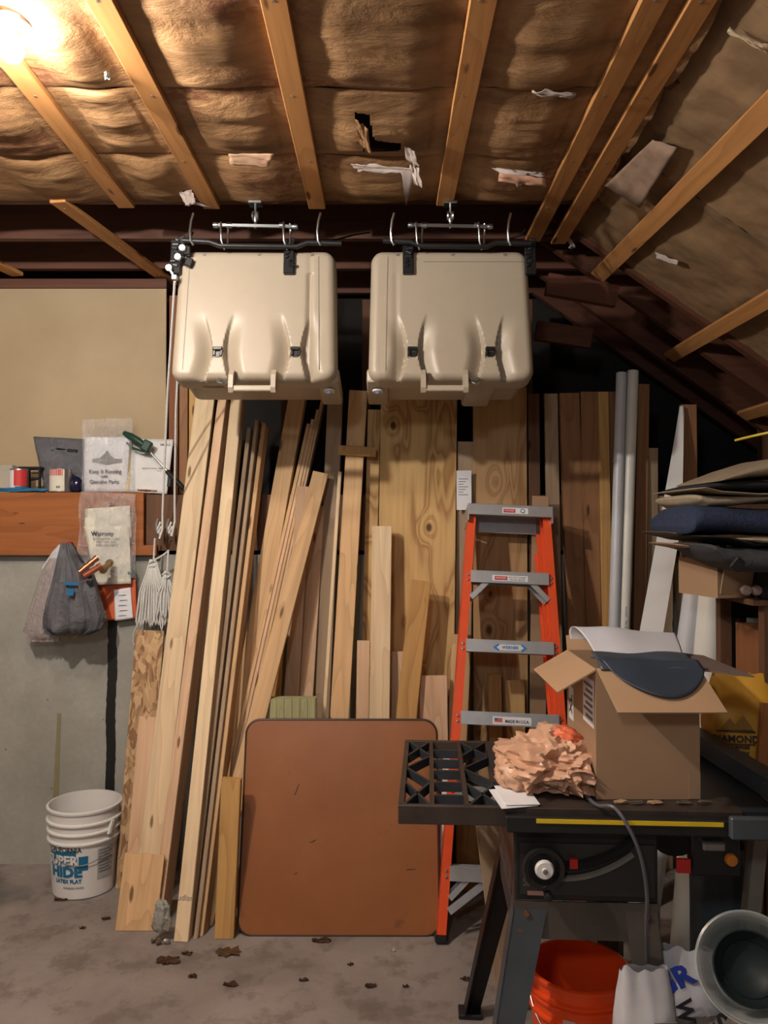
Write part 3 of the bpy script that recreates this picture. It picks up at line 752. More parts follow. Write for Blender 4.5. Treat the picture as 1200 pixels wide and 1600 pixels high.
    for s_ in (-1, 1): MB().lathe([(.001, -.012), (.010, -.010), (.012, 0), (.010, .010), (.001, .012)], 16, (s_*.150, yb, -.090-s_*.003), 'x').build('end_cap', ZINC, r, smooth=True)
    for s_ in (-1, 1):
        x0 = s_*.118; c = MB()
        c.tube([(x0-.012, yb-.006, -.078), (x0-.012, yb-.014, -.10), (x0-.010, yb-.012, -.150), (x0, yb, -.178), (x0+.010, yb+.010, -.150), (x0+.012, yb+.012, -.10), (x0+.012, yb+.006, -.078)], .0042, 8)
        c.lathe([(.011, -.010), (.011, .010)], 14, (x0+.018*-s_, yb, -.088), 'x'); c.build('shackle', ZINC, r, smooth=True)
    e = MB(); e.lathe([(.009, -.075), (.012, -.055), (.009, -.045)], 14, (0, yb, 0))
    for s_ in (-1, 1): e.lathe([(.004, -.004), (.016, -.004), (.018, 0), (.016, .004), (.004, .004)], 18, (s_*.009, yb, -.052), 'x')
    e.tube([(0, yb, -.045), (0, yb, -.010)], .005, 8); e.tube([(0, yb+.002, -.062), (0, yb, -.10)], .006, 8)
    e.build('swivel_pulley', ZINC, r, smooth=True)
    MB().box((0, yb, -.006), (.05, .05, .010), bev=.002).build('ceiling_plate', ZINC, r)
    for x0, bx_ in ((e0+.03, .0), (e1-.05, .01)):
        MB().tube([(x0+.012, yb-.01, -.045), (x0+.004, yb-.012, -.075), (x0, yb-.014, -.115), (x0+.003, yb-.012, -.150), (x0+.012, yb-.006, -.165)], .0052, 8).build('hook_rod', ZINC, r, smooth=True)
    MB().tube([(-e1*.0+(e1-.02)*1, yb+.02, zf+.02), (e1+.08, yb+.2, -.05), (e1+.14, yb+.28, -.01)] if mir > 0 else [(e1-.06, yb, zf+.02), (e1-.0, yb-.0, zf+.04), (e1+.02, yb+.01, -.10)], .0035, 6).build('cable', BLACKM, r)
    return root
make_cooler(395, 1, 'tan moulded cooler hung on the left, white ropes beside it')
make_cooler(706, -1, 'tan moulded cooler hung on the right, above the ladder')

# rope guides: black bracket with small pulleys at the left end of the left lift
rb = at(288, 400, 3.0); r = empty('rope_guide', rb, label='black rope bracket with small pulleys left of the left cooler', cat='bracket')
m = MB(rb); m.tube([at(300, 362, 3.0), at(292, 380, 3.0), at(284, 398, 3.0), at(276, 418, 3.0)], .008, 8); m.build('bracket_arm', BLACKM, r, smooth=True)
for (x, y) in [(286, 376), (292, 392), (281, 405), (295, 410)]:
    MB(rb).box(at(x, y, 2.99), (.028, .02, .035), (0, random.uniform(-.5, .5), .2), bev=.004).build('pulley_block', BLACK, r)
for (x, y) in [(264, 419), (285, 388), (278, 402)]:
    MB(rb).lathe([(.004, -.005), (.012, -.006), (.009, 0), (.012, .006), (.004, .005)], 16, at(x, y, 2.97), 'y').build('pulley_wheel', ZINC, r, smooth=True)
MB(rb).tube([at(264, 420, 2.97), at(270, 428, 2.97), at(273, 436, 2.97)], .005, 6).build('swivel_neck', ZINC, r)
MB(rb).box(at(273, 434, 2.97), (.022, .022, .02), bev=.003).build('swivel_block', STEEL, r)
# white lift ropes down to cleats
def wall_cleat(x, y):
    c = at(x, y, 3.60); e = empty('rope_cleat', c, label='zinc rope cleat holding the white rope on the %s' % ('left' if x < 258 else 'right'), cat='cleat')
    MB(c).tube([c+V(p) for p in ((-.008, 0, .045), (-.012, -.01, .02), (-.010, -.012, -.01), (.0, -.01, -.035), (.004, 0, -.05))], .005, 8).build('cleat_horn', ZINC, e, smooth=True)
    MB(c).tube([c+V(p) for p in ((.006, -.004, .03), (-.004, -.016, 0), (.008, -.004, -.03), (-.002, -.016, -.02), (.008, 0, .01))], .0045, 6).build('rope_wrap', ROPE, e, smooth=True)
wall_cleat(249, 826); wall_cleat(266, 826)
def rope(pts, r, label): return tag(MB().tube(pts, r, 8).build('rope', ROPE, smooth=True), label, 'rope')
rope([at(273, 440, 2.97), at(268, 520, 3.15), at(262, 610, 3.32), at(258, 700, 3.48), at(254, 800, 3.585), at(254, 826, 3.59), at(249, 842, 3.585)], .0048, 'taut white rope from the bracket down to the left cleat')
rope([at(282, 470, 3.02), at(279, 560, 3.2), at(275, 640, 3.36), at(273, 760, 3.55), at(273, 815, 3.585), at(268, 838, 3.585)], .0048, 'taut white rope from behind the left cooler down to the right cleat')
# coiled hanks below the cleats
def hank(cx, top, bot, spread, n, Y, label, seed):
    random.seed(seed); c = at(cx, top, Y); e = empty('rope_hank', c, label=label, cat='rope')
    for i in range(n):
        f = i/(n-1)-.5; xb = cx+f*spread+random.uniform(-1, 1); yb = bot-random.uniform(0, 12)
        yy = Y-.012*random.random()
        pts = [at(cx+f*spread*.15, top+8, yy), at(cx+f*spread*.4, top+30, yy-.004), at(cx+f*spread*.8, (top+bot)/2, yy), at(xb, yb-8, yy), at(xb+2, yb, yy+.003), at(xb+4, yb-8, yy+.006), at(cx+f*spread*.6+2, (top+bot)/2-5, yy+.008), at(cx+f*spread*.1, top+10, yy+.006)]
        MB(c).tube(pts, .0042, 6).build('loop', ROPE, e, smooth=True)
    MB(c).tube([at(cx-6, top+14, Y-.01), at(cx, top+10, Y-.022), at(cx+7, top+14, Y-.01), at(cx+2, top+18, Y-.02), at(cx-6, top+19, Y-.008)], .005, 6).build('wrap', ROPE, e, smooth=True)
    MB(c).tube([at(cx+1, top+14, Y-.005), at(cx+2, top-8, Y-.008), at(cx+3, top-25, Y-.01)], .0045, 6).build('lead', ROPE, e, smooth=True)
hank(239, 866, 985, 52, 12, 3.625, 'large bundle of white rope hanging above the strand board', 3)
hank(260, 884, 972, 34, 6, 3.60, 'smaller twisted bundle of white rope hanging right of the large one', 5)
rope([at(215, 975, 3.63), at(209, 990, 3.65), at(208, 1002, 3.66), at(213, 1012, 3.68)], .004, 'loose white rope end hanging left of the strand board')
rope([at(264, 860, 3.59), at(254, 868, 3.59), at(243, 874, 3.60)], .004, 'short white rope crossing from the right cleat to the large bundle')

# ============================================================ ON AND BELOW THE LEDGE
def can(cx, Y, r, h, label, red, full):
    z = 1.732; p = at(cx, 768, Y); c = V((p.x, Y, z)); e = empty('food_can', c, label=label, cat='can')
    pr = [(r*.93, 0), (r, .003), (r, .008)]
    for i in range(6): pr += [(r, .01+h*.15*i), (r*.985, .01+h*.15*i+h*.05)]
    pr += [(r, h-.006), (r*.95, h), (r*.90, h-.005), (.001, h-.006)]
    MB(c).lathe(pr, 32, c).build('tin', STEEL if full else PVCG, e, smooth=True)
    def band(mat, z0, z1, a0, a1, nm):
        MB(c).grid(lambda u, v: c+V(((r+.001)*math.sin(math.radians(a0+(a1-a0)*u)), -(r+.001)*math.cos(math.radians(a0+(a1-a0)*u)), z0+(z1-z0)*v)), 14, 2, thick=.0006).build(nm, mat, e, smooth=True)
    for b_ in red: band(*b_)
    return e
can(30, 3.755, .043, .112, 'tin with a red and white label, left of two on the ledge', [(WHITEP, .008, .104, -75, 10, 'label'), (REDINK, .03, .105, -8, 72, 'label_panel'), (BLUEINK, .008, .028, 0, 75, 'label_foot')], True)
e = can(95, 3.755, .050, .112, 'tin with a red topped white label, right of two on the ledge', [(CREAM, .006, .108, -78, 40, 'label'), (REDINK, .078, .1085, -78, 30, 'label_panel')], True)
text_obj('64', .018, Matrix.Translation((.008, -.0545, .025)) @ FACE, INK, e, 'label_number')
e = at(8, 760, 3.80)
# small pale box and dark frame behind the cans
tag(MB((-2.0, 3.85, 1.732)).bx(-2.08, -1.80, 3.84, 3.89, 1.732, 1.87, bev=.003).build('pale_box', plain('pale_board', (.45, .41, .33), .8)), 'pale flat box behind the left tin at the picture edge', 'box')
cbx = empty('wire_basket', (-1.70, 3.80, 1.732), label='small dark openwork basket between the two tins', cat='basket')
for (a_, b_) in [((-.05, 0, .005), (.05, 0, .005)), ((-.05, 0, .12), (.05, 0, .12)), ((-.05, 0, .06), (.05, 0, .07)), ((-.05, 0, .005), (-.05, 0, .12)), ((.05, 0, .005), (.05, 0, .12)), ((0, 0, 0.005), (0, 0, .12)),
                 ((-.05, .05, .005), (.05, .05, .005)), ((-.05, .05, .12), (.05, .05, .12)), ((-.05, 0, .12), (-.05, .05, .12)), ((.05, 0, .12), (.05, .05, .12)), ((.05, 0, .005), (.05, .05, .005)), ((-.05, 0, .005), (-.05, .05, .005))]:
    MB().tube([a_, b_], .007, 6).build('wire', BLACKM, cbx)
m = MB(); m.blob((at(22, 762, 3.70).x, 3.70, 1.742), (.14, .018, .010), 3, .25, 3, 2, flat=1.7325)
tag(m.build('cloth_rag', BLUEP, smooth=True), 'crumpled blue rag on the ledge in front of the left tin', 'rag')
# packaged parts and literature leaning on the gypsum
def sheet(px4, Y4, mat, name, parent=None, off=(0, 0, 0), wob=.004, th=.001, seed=0, nu=14, nv=14):
    P4 = [at(x, y, Y) for (x, y), Y in zip(px4, Y4)]
    def fn(u, v):
        p = (P4[0]*(1-u)+P4[1]*u)*(1-v)+(P4[3]*(1-u)+P4[2]*u)*v
        return p+V((0, wob*noise.noise(V((u*3+seed, v*3, seed)))+wob*.6*noise.noise(V((u*8, v*4, seed+2)))+(wob*.45*noise.noise(V((u*22, v*5, seed+4))) if wob > .015 else 0), 0))
    return MB(off).grid(fn, nu, nv, thick=th).build(name, mat, parent, smooth='all')
e0 = at(90, 768, 3.82)
e = empty('parts_packet', e0, label='grey see-through packet with dark metal parts behind the right tin', cat='packet')
sheet([(52, 682), (132, 686), (132, 768), (70, 768)], [3.87, 3.87, 3.82, 3.82], SMOKE, 'bag_film', e, e0, .012, seed=3)
sheet([(58, 690), (130, 691), (130, 740), (66, 740)], [3.885, 3.885, 3.86, 3.86], plain('grey_card', (.40, .40, .42), .6), 'card', e, e0, .003, seed=4)
for (x, y, a_, b_) in [(77, 705, .045, .020), (113, 705, .055, .020), (96, 702, .05, .010)]:
    MB(e0).box(at(x, y, 3.862), (a_, .012, b_), (0, .1, 0), bev=.004).build('dark_part', BLACKM, e)
tag(MB((at(118, 760, 3.76).x, 3.76, 1.732)).blob((at(118, 757, 3.76).x, 3.76, 1.772), (.030, .02, .038), 2, .1, 2, 5, flat=1.7325).build('dark_bottle', plain('dark_blue_glass', (.01, .012, .04), .15), smooth=True), 'small dark blue glossy jar left of the upper plastic bag', 'jar')
e0 = at(165, 768, 3.79); e = empty('manual_bag', e0, label='clear bag with a white service leaflet showing a part, upright on the ledge', cat='bag')
sheet([(132, 683), (203, 683), (198, 768), (131, 768)], [3.80]*4, PAPER, 'leaflet', e, e0, .002, seed=5)
tm = lambda x, y, Y: Matrix.Translation(at(x, y, Y)-e0) @ FACE
text_obj('Keep It Running', .026, tm(164, 737, 3.792), INK, e, bold=.0006, sx=.92); text_obj('with', .020, tm(163, 744.5, 3.792), INK, e, bold=.0005); text_obj('Genuine Parts', .026, tm(163, 753, 3.792), INK, e, bold=.0006, sx=.95)
g = MB(e0); c = at(167, 719, 3.792)
g.prism([c+V(p) for p in ((-.070, 0, -.008), (-.068, 0, .008), (-.035, 0, .010), (-.012, 0, .030), (-.004, 0, .044), (.006, 0, .044), (.012, 0, .028), (.036, 0, .008), (.070, 0, .006), (.070, 0, -.010), (.03, 0, -.014), (0, 0, -.022), (-.03, 0, -.014))], (0, .0006, 0))
g.build('part_drawing', GREYINK, e)
sheet([(129, 655), (206, 653), (208, 770), (128, 772)], [3.80, 3.80, 3.765, 3.765], CLEAR, 'bag_film', e, e0, .022, seed=6, nu=60, nv=40, th=0)
e0 = at(235, 768, 3.83); e = empty('booklet', e0, label='white booklet with faint print standing on the ledge right of the clear bag', cat='booklet')
sheet([(205, 686), (271, 687), (261, 772), (199, 768)], [3.86, 3.86, 3.80, 3.80], plain('off_white_paper', (.68, .69, .68), .6), 'cover', e, e0, .003, seed=7, th=.004)
sheet([(203, 686), (206, 686), (201, 768), (198, 768)], [3.852, 3.852, 3.79, 3.79], TAPE, 'yellow_spine', e, e0, 0, th=.001)
text_obj('4800-2', .018, Matrix.Translation(at(258, 695, 3.846)-e0) @ FACE, GREYINK, e)
text_obj('INSTRUCTION  MANUAL\n        for parts', .011, Matrix.Translation(at(242, 734, 3.82)-e0) @ FACE, GREYINK, e)
# hand tool resting across the booklet
e0 = at(235, 720, 3.76); e = empty('grease_gun', e0, label='dark green pistol grip tool with a silver rod leaning over the booklet', cat='tool')
MB(e0).tube([at(194, 677, 3.80), at(204, 682, 3.79), at(216, 689, 3.785), at(228, 698, 3.78)], [.013, .018, .018, .014], 12).build('grip', GREENP, e, smooth=True)
MB(e0).tube([at(198, 692, 3.80), at(208, 700, 3.79), at(222, 705, 3.785), at(234, 706, 3.78)], .006, 8).build('lever', GREENP, e, smooth=True)
MB(e0).box(at(229, 697, 3.78), (.045, .03, .055), (0, .5, 0), bev=.008, seg=2).build('head', GREENP, e)
MB(e0).tube([at(236, 708, 3.78), at(262, 737, 3.76)], .006, 8).build('rod', ZINC, e, smooth=True)
MB(e0).tube([at(261, 736, 3.76), at(268, 744, 3.755), at(280, 756, 3.74), at(294, 770, 3.72)], [.011, .014, .013, .009], 12).build('hose_sleeve', BLACK, e, smooth=True)
MB(e0).box(at(266, 752, 3.77), (.022, .03, .06), (0, .1, 0), bev=.005).build('support_foot', BLACK, e)
# screws heap
for i in range(9):
    c = V((-1.135+.008*i+random.uniform(-.004, .004), 3.70+random.uniform(0, .02), 1.737))
    tag(MB(c).tube([c+V((-.010, 0, random.uniform(0, .006))), c+V((.010, random.uniform(-.01, .01), .002))], .004, 6).build('loose_screw', BRASS), 'small loose screw lying at the right end of the ledge', 'screw', 'loose screws at the end of the ledge')
# bag with manual hanging below
e0 = at(172, 790, 3.66); e = empty('hanging_bag', e0, label='clear bag with cream instruction sheets hanging on a nail over the ledge face', cat='bag')
sheet([(133, 795), (203, 790), (205, 840), (133, 838)], [3.655]*4, CREAM, 'folded_sheet', e, e0, .012, seed=8)
sheet([(131, 822), (202, 822), (205, 912), (150, 914)], [3.645]*4, CREAM, 'instruction_sheet', e, e0, .006, seed=9)
text_obj('Warranty', .026, Matrix.Translation(at(160, 834, 3.637)-e0) @ FACE, INK, e, bold=.0008)
for i in range(3): text_obj(['REGISTRATION  CARD', 'PARTS LIST  AND', 'WARNING LABELS'][i], .012, Matrix.Translation(at(166, 842+5.0*i, 3.637)-e0) @ FACE, GREYINK, e)
sheet([(126, 768), (212, 772), (213, 905), (118, 890)], [3.655, 3.655, 3.62, 3.62], CLEAR, 'bag_film', e, e0, .03, seed=10, nu=70, nv=50, th=0)
MB(e0).lathe([(.006, -.012), (.006, 0), (.002, 0)], 10, at(172, 786, 3.64), 'y').build('nail', STEEL, e)
e0 = at(190, 925, 3.67); e = empty('orange_packet', e0, label='orange blister packet with a white card hanging below the cream sheets', cat='packet')
sheet([(152, 908), (212, 905), (214, 966), (160, 970)], [3.675, 3.675, 3.675, 3.675], plain('orange_card', (.62, .12, .04), .5), 'backing_card', e, e0, .003, seed=11)
sheet([(178, 922), (204, 918), (208, 966), (180, 970)], [3.665]*4, PAPER, 'white_card', e, e0, .003, seed=12)
for i in range(5): MB(e0).box(at(191+(i % 2)*2, 930+i*8, 3.6615), (.035, .0008, .003), (0, -.05, 0)).build('text_line', GREYINK, e)
# shopping bags
def hangbag(name, label, prof, Y, depth, mat, seed, crumple=.02):
    """prof: list of (y, xl, xr) rows in the picture; builds a bulged bag of that outline"""
    c = at((prof[0][1]+prof[0][2])/2, prof[0][0], Y); e = empty(name, c, label=label, cat='bag')
    def row(v):
        f = v*(len(prof)-1); i = min(int(f), len(prof)-2); t = f-i; a, b = prof[i], prof[i+1]
        return [a[k]*(1-t)+b[k]*t for k in range(3)]
    def fn(u, v):
        y, xl, xr = row(v); a = 2*PI*u; cx, hw = (xl+xr)/2, (xr-xl)/2
        dd = depth*(.15+.85*math.sin(PI*min(1, v*.8+.05)))*(1 if v < .95 else .6)
        n = noise.noise(V((math.cos(a)*2.2, math.sin(a)*2.2, v*4+seed))); fo = noise.noise(V((math.cos(a)*7, math.sin(a)*7, v*1.5+seed)))
        p = at(cx+hw*math.cos(a)*(1+.06*n), y, Y+dd*math.sin(a)*.5)
        return p+V((0, 1, 0))*(crumple*(fo+.6*n)*(1 if math.sin(a) < 0 else .3))
    m = MB(c); m.grid(fn, 64, 40); m.build('bag_film', mat, e, smooth='all'); return e, c
e, c = hangbag('shopping_bag', 'pinkish white crumpled shopping bag hanging farthest left', [(872, 78, 96), (890, 66, 100), (920, 56, 100), (960, 44, 96), (985, 36, 100), (1003, 44, 92)], 3.60, .09, PINKBAG, 4)
e, c = hangbag('shopping_bag', 'full grey shopping bag with copper fittings poking out, hanging on the ledge', [(848, 98, 112), (870, 92, 124), (900, 84, 148), (940, 72, 158), (965, 66, 165), (983, 68, 160), (992, 84, 140)], 3.54, .16, SMOKE, 9, .042)
MB(c).tube([at(98, 852, 3.62), at(106, 848, 3.60), at(113, 847, 3.61)], .006, 8).build('red_tie', RED, e)
MB(c).box(at(112, 912, 3.445), (.06, .004, .014), (0, .05, 0)).build('blue_print', BLUEINK, e)
MB(c).box(at(110, 925, 3.44), (.03, .004, .03), (0, .15, 0)).build('blue_print', BLUEINK, e)
e, c = hangbag('shopping_bag', 'small torn white bag just behind the top of the grey bag', [(851, 92, 102), (862, 82, 104), (885, 66, 98), (905, 64, 86), (915, 66, 80)], 3.655, .04, WBAG, 14, .01)
def fitting(label, a, b, r, mat, Ya, Yb, ends):
    p, q = at(*a, Ya), at(*b, Yb); e = empty('pipe_fitting', p, label=label, cat='pipe fitting')
    MB(p).tube([p, q], r, 14).build('barrel', mat, e, smooth=True)
    d = (q-p).normalized()
    for s_ in ends: 
        k = p+(q-p)*s_
        MB(p).tube([k-d*.008, k+d*.008], r*1.22, 14).build('collar', mat, e, smooth=True)
fitting('short copper pipe fitting pointing up right, upper one at the grey bag', (124, 894), (150, 873), .0115, BRASS, 3.43, 3.46, (.35, .7, 1))
fitting('thicker copper pipe fitting, lower one at the grey bag', (130, 901), (158, 884), .0125, plain('reddish_copper', (.42, .13, .07), .4, .6), 3.42, 3.47, (.9,))
fitting('brass fitting at the cream sheets, rightmost of the fittings', (160, 892), (171, 880), .014, plain('old_brass', (.35, .24, .11), .35, .7), 3.50, 3.58, (.2, 1))
c = at(112, 988, 3.60); tag(MB(c).blob(c, (.075, .05, .028), 3, .15, 2, 6).build('glove', plain('dirty_tan_leather', (.22, .16, .08), .8), smooth=True), 'dirty tan glove hanging under the grey shopping bag', 'glove')
c = at(205, 895, 3.66); tag(MB(c).blob(c, (.018, .02, .02), 2, .1, 2, 6).build('green_bottle', plain('dark_green', (.02, .06, .045), .4), smooth=True), 'small dark green cap showing behind the cream sheets', 'cap')
c = at(262, 965, 3.64); tag(MB(c).blob(c, (.04, .02, .05), 3, .12, 2, 8).build('plastic_bag', plain('grey_blue_bag', (.10, .11, .15), .5), smooth=True), 'small grey blue bag behind the leftmost tall board', 'bag')

# ============================================================ STEP LADDER
b0 = V((.472, 3.005, 0)); t0 = V((.545, 3.45, 1.648)); ax = (t0-b0).normalized(); x = V((1, 0, 0)); x = (x-ax*x.dot(ax)).normalized(); y = ax.cross(x)
if y.y < 0: y = -y
M = Matrix((x, y, ax)).transposed().to_4x4(); M.translation = b0
lad = empty('step_ladder', mat4=M, label='orange fibreglass step ladder with aluminium steps, folded and leaning on the boards', cat='ladder')
LL = (t0-b0).length; hb, ht = .258, .160
def rail(s_, yb, w_, hb_, ht_, mat, name, z1=LL-.01, z0=.0):
    m = MB(); A, B = V((s_*hb_, yb, z0)), V((s_*ht_, yb, z1)); d = (B-A).normalized(); sx = V((1, 0, 0))
    # C-channel: web outside, flanges inward
    def seg(dx, dy, wx, wy):
        m.prism([A+V((dx-wx/2, dy-wy/2, 0)), A+V((dx+wx/2, dy-wy/2, 0)), A+V((dx+wx/2, dy+wy/2, 0)), A+V((dx-wx/2, dy+wy/2, 0))], B-A)
    seg(0, 0, w_, .006); seg(s_*(w_/2-.003), .035, .006, .07); seg(0, .07, w_, .006)
    o = m.build(name, mat, lad); return o
for s_ in (-1, 1):
    rr_ = rail(s_, 0, .034, hb, ht, ORANGE, 'front_rail')
    MB().box((s_*hb, .035, .012), (.046, .085, .028), bev=.004).build('foot', BLACK, rr_)
    rail(s_, .105, .022, hb+.005, ht-.015, ALU if s_ < 0 else ORANGE, 'rear_rail', z1=LL-.08)
c = MB(); c.bx(-ht-.022, ht+.022, -.030, .135, LL-.006, LL+.010, bev=.004); c.bx(-ht-.022, ht+.022, -.034, -.028, LL-.040, LL+.010, bev=.002)
for s_ in (-1, 1): c.bx(s_*(ht+.020)-.003, s_*(ht+.020)+.003, -.032, .13, LL-.065, LL+.008)
c.bx(-ht+.02, ht-.02, .13, .136, LL-.075, LL+.005)
c.build('top_cap', ALU, lad)
def stk(parent, x, z, yy, w_, h_, body, size, rc=None):
    MB().bx(x-w_/2, x+w_/2, yy, yy+.001, z-h_/2, z+h_/2).build('sticker', PAPER, parent)
stk(lad, .02, LL-.017, -.0355, .11, .026, '', 0)
MB().bx(-.03, .02, -.0365, -.0352, LL-.026, LL-.010).build('danger_panel', REDINK, lad)
text_obj('DANGER', .010, Matrix.Translation((-.005, -.0368, LL-.018)) @ FACE, PAPER, lad)
MB().lathe([(.001, 0), (.010, 0), (.010, .0008)], 20, (.052, -.0368, LL-.017), 'y').build('warning_roundel', INK, lad)
MB().lathe([(.001, 0), (.007, 0), (.007, .0008)], 20, (.052, -.0375, LL-.017), 'y').build('roundel_face', PAPER, lad)
lens = LL/1.648
for i in range(1, 6):
    z = (1.648-.280*i)*lens; f = 1-z/LL; hw = ht+(hb-ht)*f-.012
    m = MB(); m.bx(-hw, hw, -.018, -.013, z-.042, z+.008, bev=.001); m.bx(-hw, hw, -.016, .075, z+.002, z+.008)
    for q in range(4): m.bx(-hw, hw, -.012+q*.02, -.006+q*.02, z+.008, z+.011)
    m.bx(-hw, hw, .072, .077, z-.035, z+.008)
    st_ = m.build('step', ALU, lad)
    for s_ in (-1, 1):
        for dz in (-.008, -.030): MB().lathe([(.001, -.0045), (.005, -.004), (.006, 0)], 10, (s_*(hw+.012), -.0035, z+dz), 'y').build('rivet', STEEL, st_)
    if i in (1, 5):
        for s_ in (-1, 1):
            for yy in (-.006, .06):
                MB().bar((s_*(hw-.07), yy, z-.035), (s_*(hw-.002), yy, z-.105), .022, .004, up=(0, 1, 0)).build('knee_brace', ALU, st_)
    if i == 5: MB().bar((-hw, -.004, z-.15), (-hw+.17, -.004, z-.02), .028, .004, up=(0, 1, 0)).build('knee_brace', ALU, st_)
    if i == 1:
        MB().bx(-.075, .075, -.0195, -.0185, z-.032, z-.008).build('sticker', PAPER, st_); MB().bx(-.065, -.012, -.0205, -.0193, z-.028, z-.012).build('danger_panel', REDINK, st_)
        text_obj('DANGER', .011, Matrix.Translation((-.039, -.021, z-.020)) @ FACE, PAPER, st_); text_obj('DO NOT STAND', .0095, Matrix.Translation((.030, -.0203, z-.016)) @ FACE, GREYINK, st_); text_obj('ON OR ABOVE', .0095, Matrix.Translation((.030, -.0203, z-.026)) @ FACE, GREYINK, st_)
    if i == 2:
        c_ = [(-.068, 0, z-.020), (-.052, 0, z-.008), (.052, 0, z-.008), (.068, 0, z-.020), (.052, 0, z-.032), (-.052, 0, z-.032)]
        MB().prism([V(p)+V((0, -.0195, 0)) for p in c_], (0, .001, 0)).build('sticker', PVC, st_)
        for s_ in (-1, 1): MB().prism([V((s_*.070, -.0205, z-.020)), V((s_*.050, -.0205, z-.005)), V((s_*.044, -.0205, z-.010)), V((s_*.056, -.0205, z-.020)), V((s_*.044, -.0205, z-.030)), V((s_*.050, -.0205, z-.035))], (0, .001, 0)).build('blue_chevron', plain('bright_blue_ink', (.02, .22, .65), .5) if 'bright_blue_ink' not in bpy.data.materials else bpy.data.materials['bright_blue_ink'], st_)
        text_obj('WERNER', .017, Matrix.Translation((0, -.0205, z-.020)) @ FACE, bpy.data.materials['bright_blue_ink'], st_, bold=.0004)
    if i == 3:
        MB().bx(-.070, .085, -.0195, -.0185, z-.036, z-.006).build('sticker', PAPER, st_)
        MB().bx(-.064, -.032, -.0205, -.0193, z-.028, z-.012).build('flag_panel', plain('flag_red', (.55, .12, .10), .6), st_)
        MB().bx(-.064, -.050, -.0212, -.0195, z-.019, z-.012).build('flag_panel', BLUEINK, st_)
        text_obj('MADE IN U.S.A.', .017, Matrix.Translation((.028, -.0203, z-.024)) @ FACE, INK, st_, bold=.0004, sx=.85)
# dark can behind the ladder foot of the box
c = V((.93, 3.42, 0)); e = empty('black_canister', (c.x, 3.42, 0), label='black canister standing behind the right ladder rail', cat='canister')
MB((.93, 3.42, 0)).lathe([(.055, .003), (.06, .01), (.06, .74), (.05, .76), (.02, .77), (.001, .77)], 24, (.93, 3.42, 0)).build('canister_body', BLACK, e, smooth=True)

# ============================================================ BUCKETS
def bucket(name, loc, rt, rb, h, mat, label, bands, rot=0):
    e = empty('bucket', loc, (0, 0, rot), label, 'bucket'); th = .004
    def R(z): return rb+(rt-rb)*z/h
    pr = [(rb*.96, 0), (rb, .005)]
    z = .005
    for zb in bands:
        pr += [(R(zb-.006), zb-.006), (R(zb)+.010, zb-.004), (R(zb)+.010, zb+.002), (R(zb+.006)+.001, zb+.006)]
    pr += [(R(h-.02), h-.014), (R(h)+.006, h-.012), (R(h)+.007, h-.003), (R(h)+.003, h), (R(h)-th, h), (R(0)-th, .006), (.001, .006)]
    MB().lathe(pr, 56).build('shell', mat, e, smooth=True)
    return e, R
c = at_z(143, 1372, 0); wb = V((c.x, 3.49, .001))
e, R = bucket('bucket', wb, .150, .130, .372, WHITEP, 'white five gallon paint bucket with blue lettering, beside the lumber', [.235, .275, .315], math.radians(8))
def curved_text(body, size, th0, z, mat, par, rfun, bold=.0006, sx=1, eps=.0022, name='lettering', skew=0):
    o = text_obj(body, size, Matrix.Identity(4), mat, par, name, .0001, bold, sx)
    me = o.data
    for v in me.vertices:
        x_, y_ = v.co.x, v.co.y; zz = z+y_+skew*x_; rr_ = rfun(zz)+eps+v.co.z; a = th0+x_/rr_
        v.co = V((rr_*math.sin(a), -rr_*math.cos(a), zz))
    return o
def cpanel(th0, th1, z0, z1, mat, par, rfun, eps=.0015, name='print_panel', skew=0):
    def fn(u, v):
        a = th0+(th1-th0)*u; z = z0+(z1-z0)*v+skew*(a-th0)*.15; r_ = rfun(z)+eps
        return (r_*math.sin(a), -r_*math.cos(a), z)
    MB().grid(fn, 12, 2).build(name, mat, par, smooth='all')
BL = plain('teal_blue_ink', (.01, .14, .28), .5)
cpanel(-1.05, -.02, .165, .195, BL, e, R, skew=.12); cpanel(.05, .32, .125, .185, BL, e, R)
curved_text('CALIFORNIA', .030, -.40, .212, INK, e, R, .0006, .9); curved_text('SUPER', .055, -.50, .168, WHITEP, e, R, .002, eps=.0045); curved_text('SUPER', .055, -.485, .164, BL, e, R, .002, eps=.003)
curved_text('HIDE', .060, -.38, .118, BL, e, R, .003, 1.1, eps=.003); curved_text('LATEX FLAT', .022, -.30, .080, BL, e, R, .001); curved_text('INTERIOR WHITE', .011, -.12, .052, GREYINK, e, R, .0002)
cpanel(.60, 1.15, .075, .205, plain('grey_print_area', (.42, .42, .43), .6), e, R)
for i in range(8): cpanel(.64, 1.0+.1*(i % 2), .195-.013*i, .199-.013*i, GREYINK, e, R, .0026, 'text_line')
MB().tube([(R(.27)*math.sin(a)*1.02+.006, -R(.27)*math.cos(a)*1.02, .285-.135*math.sin((a+1.75)/3.5*PI)**1.0) for a in [(-1.75+3.5*i/24) for i in range(25)]], .0018, 6).build('wire_bail', STEEL, e, smooth=True)
MB().box((R(.29)*math.sin(.95)+.008, -R(.29)*math.cos(.95)-.004, .285), (.018, .014, .06), (0, .35, .95), bev=.003).build('bail_lug', WHITEP, e)
oc = at_z(904, 1507, .345)
e, R = bucket('bucket', (oc.x, oc.y, .001), .137, .118, .345, ORANGEB, 'bright orange open bucket under the table saw', [.245, .285, .300], 0)
cpanel(-.55, -.30, .235, .262, plain('worn_white_mark', (.62, .45, .42), .6), e, R, .002, 'worn_label')
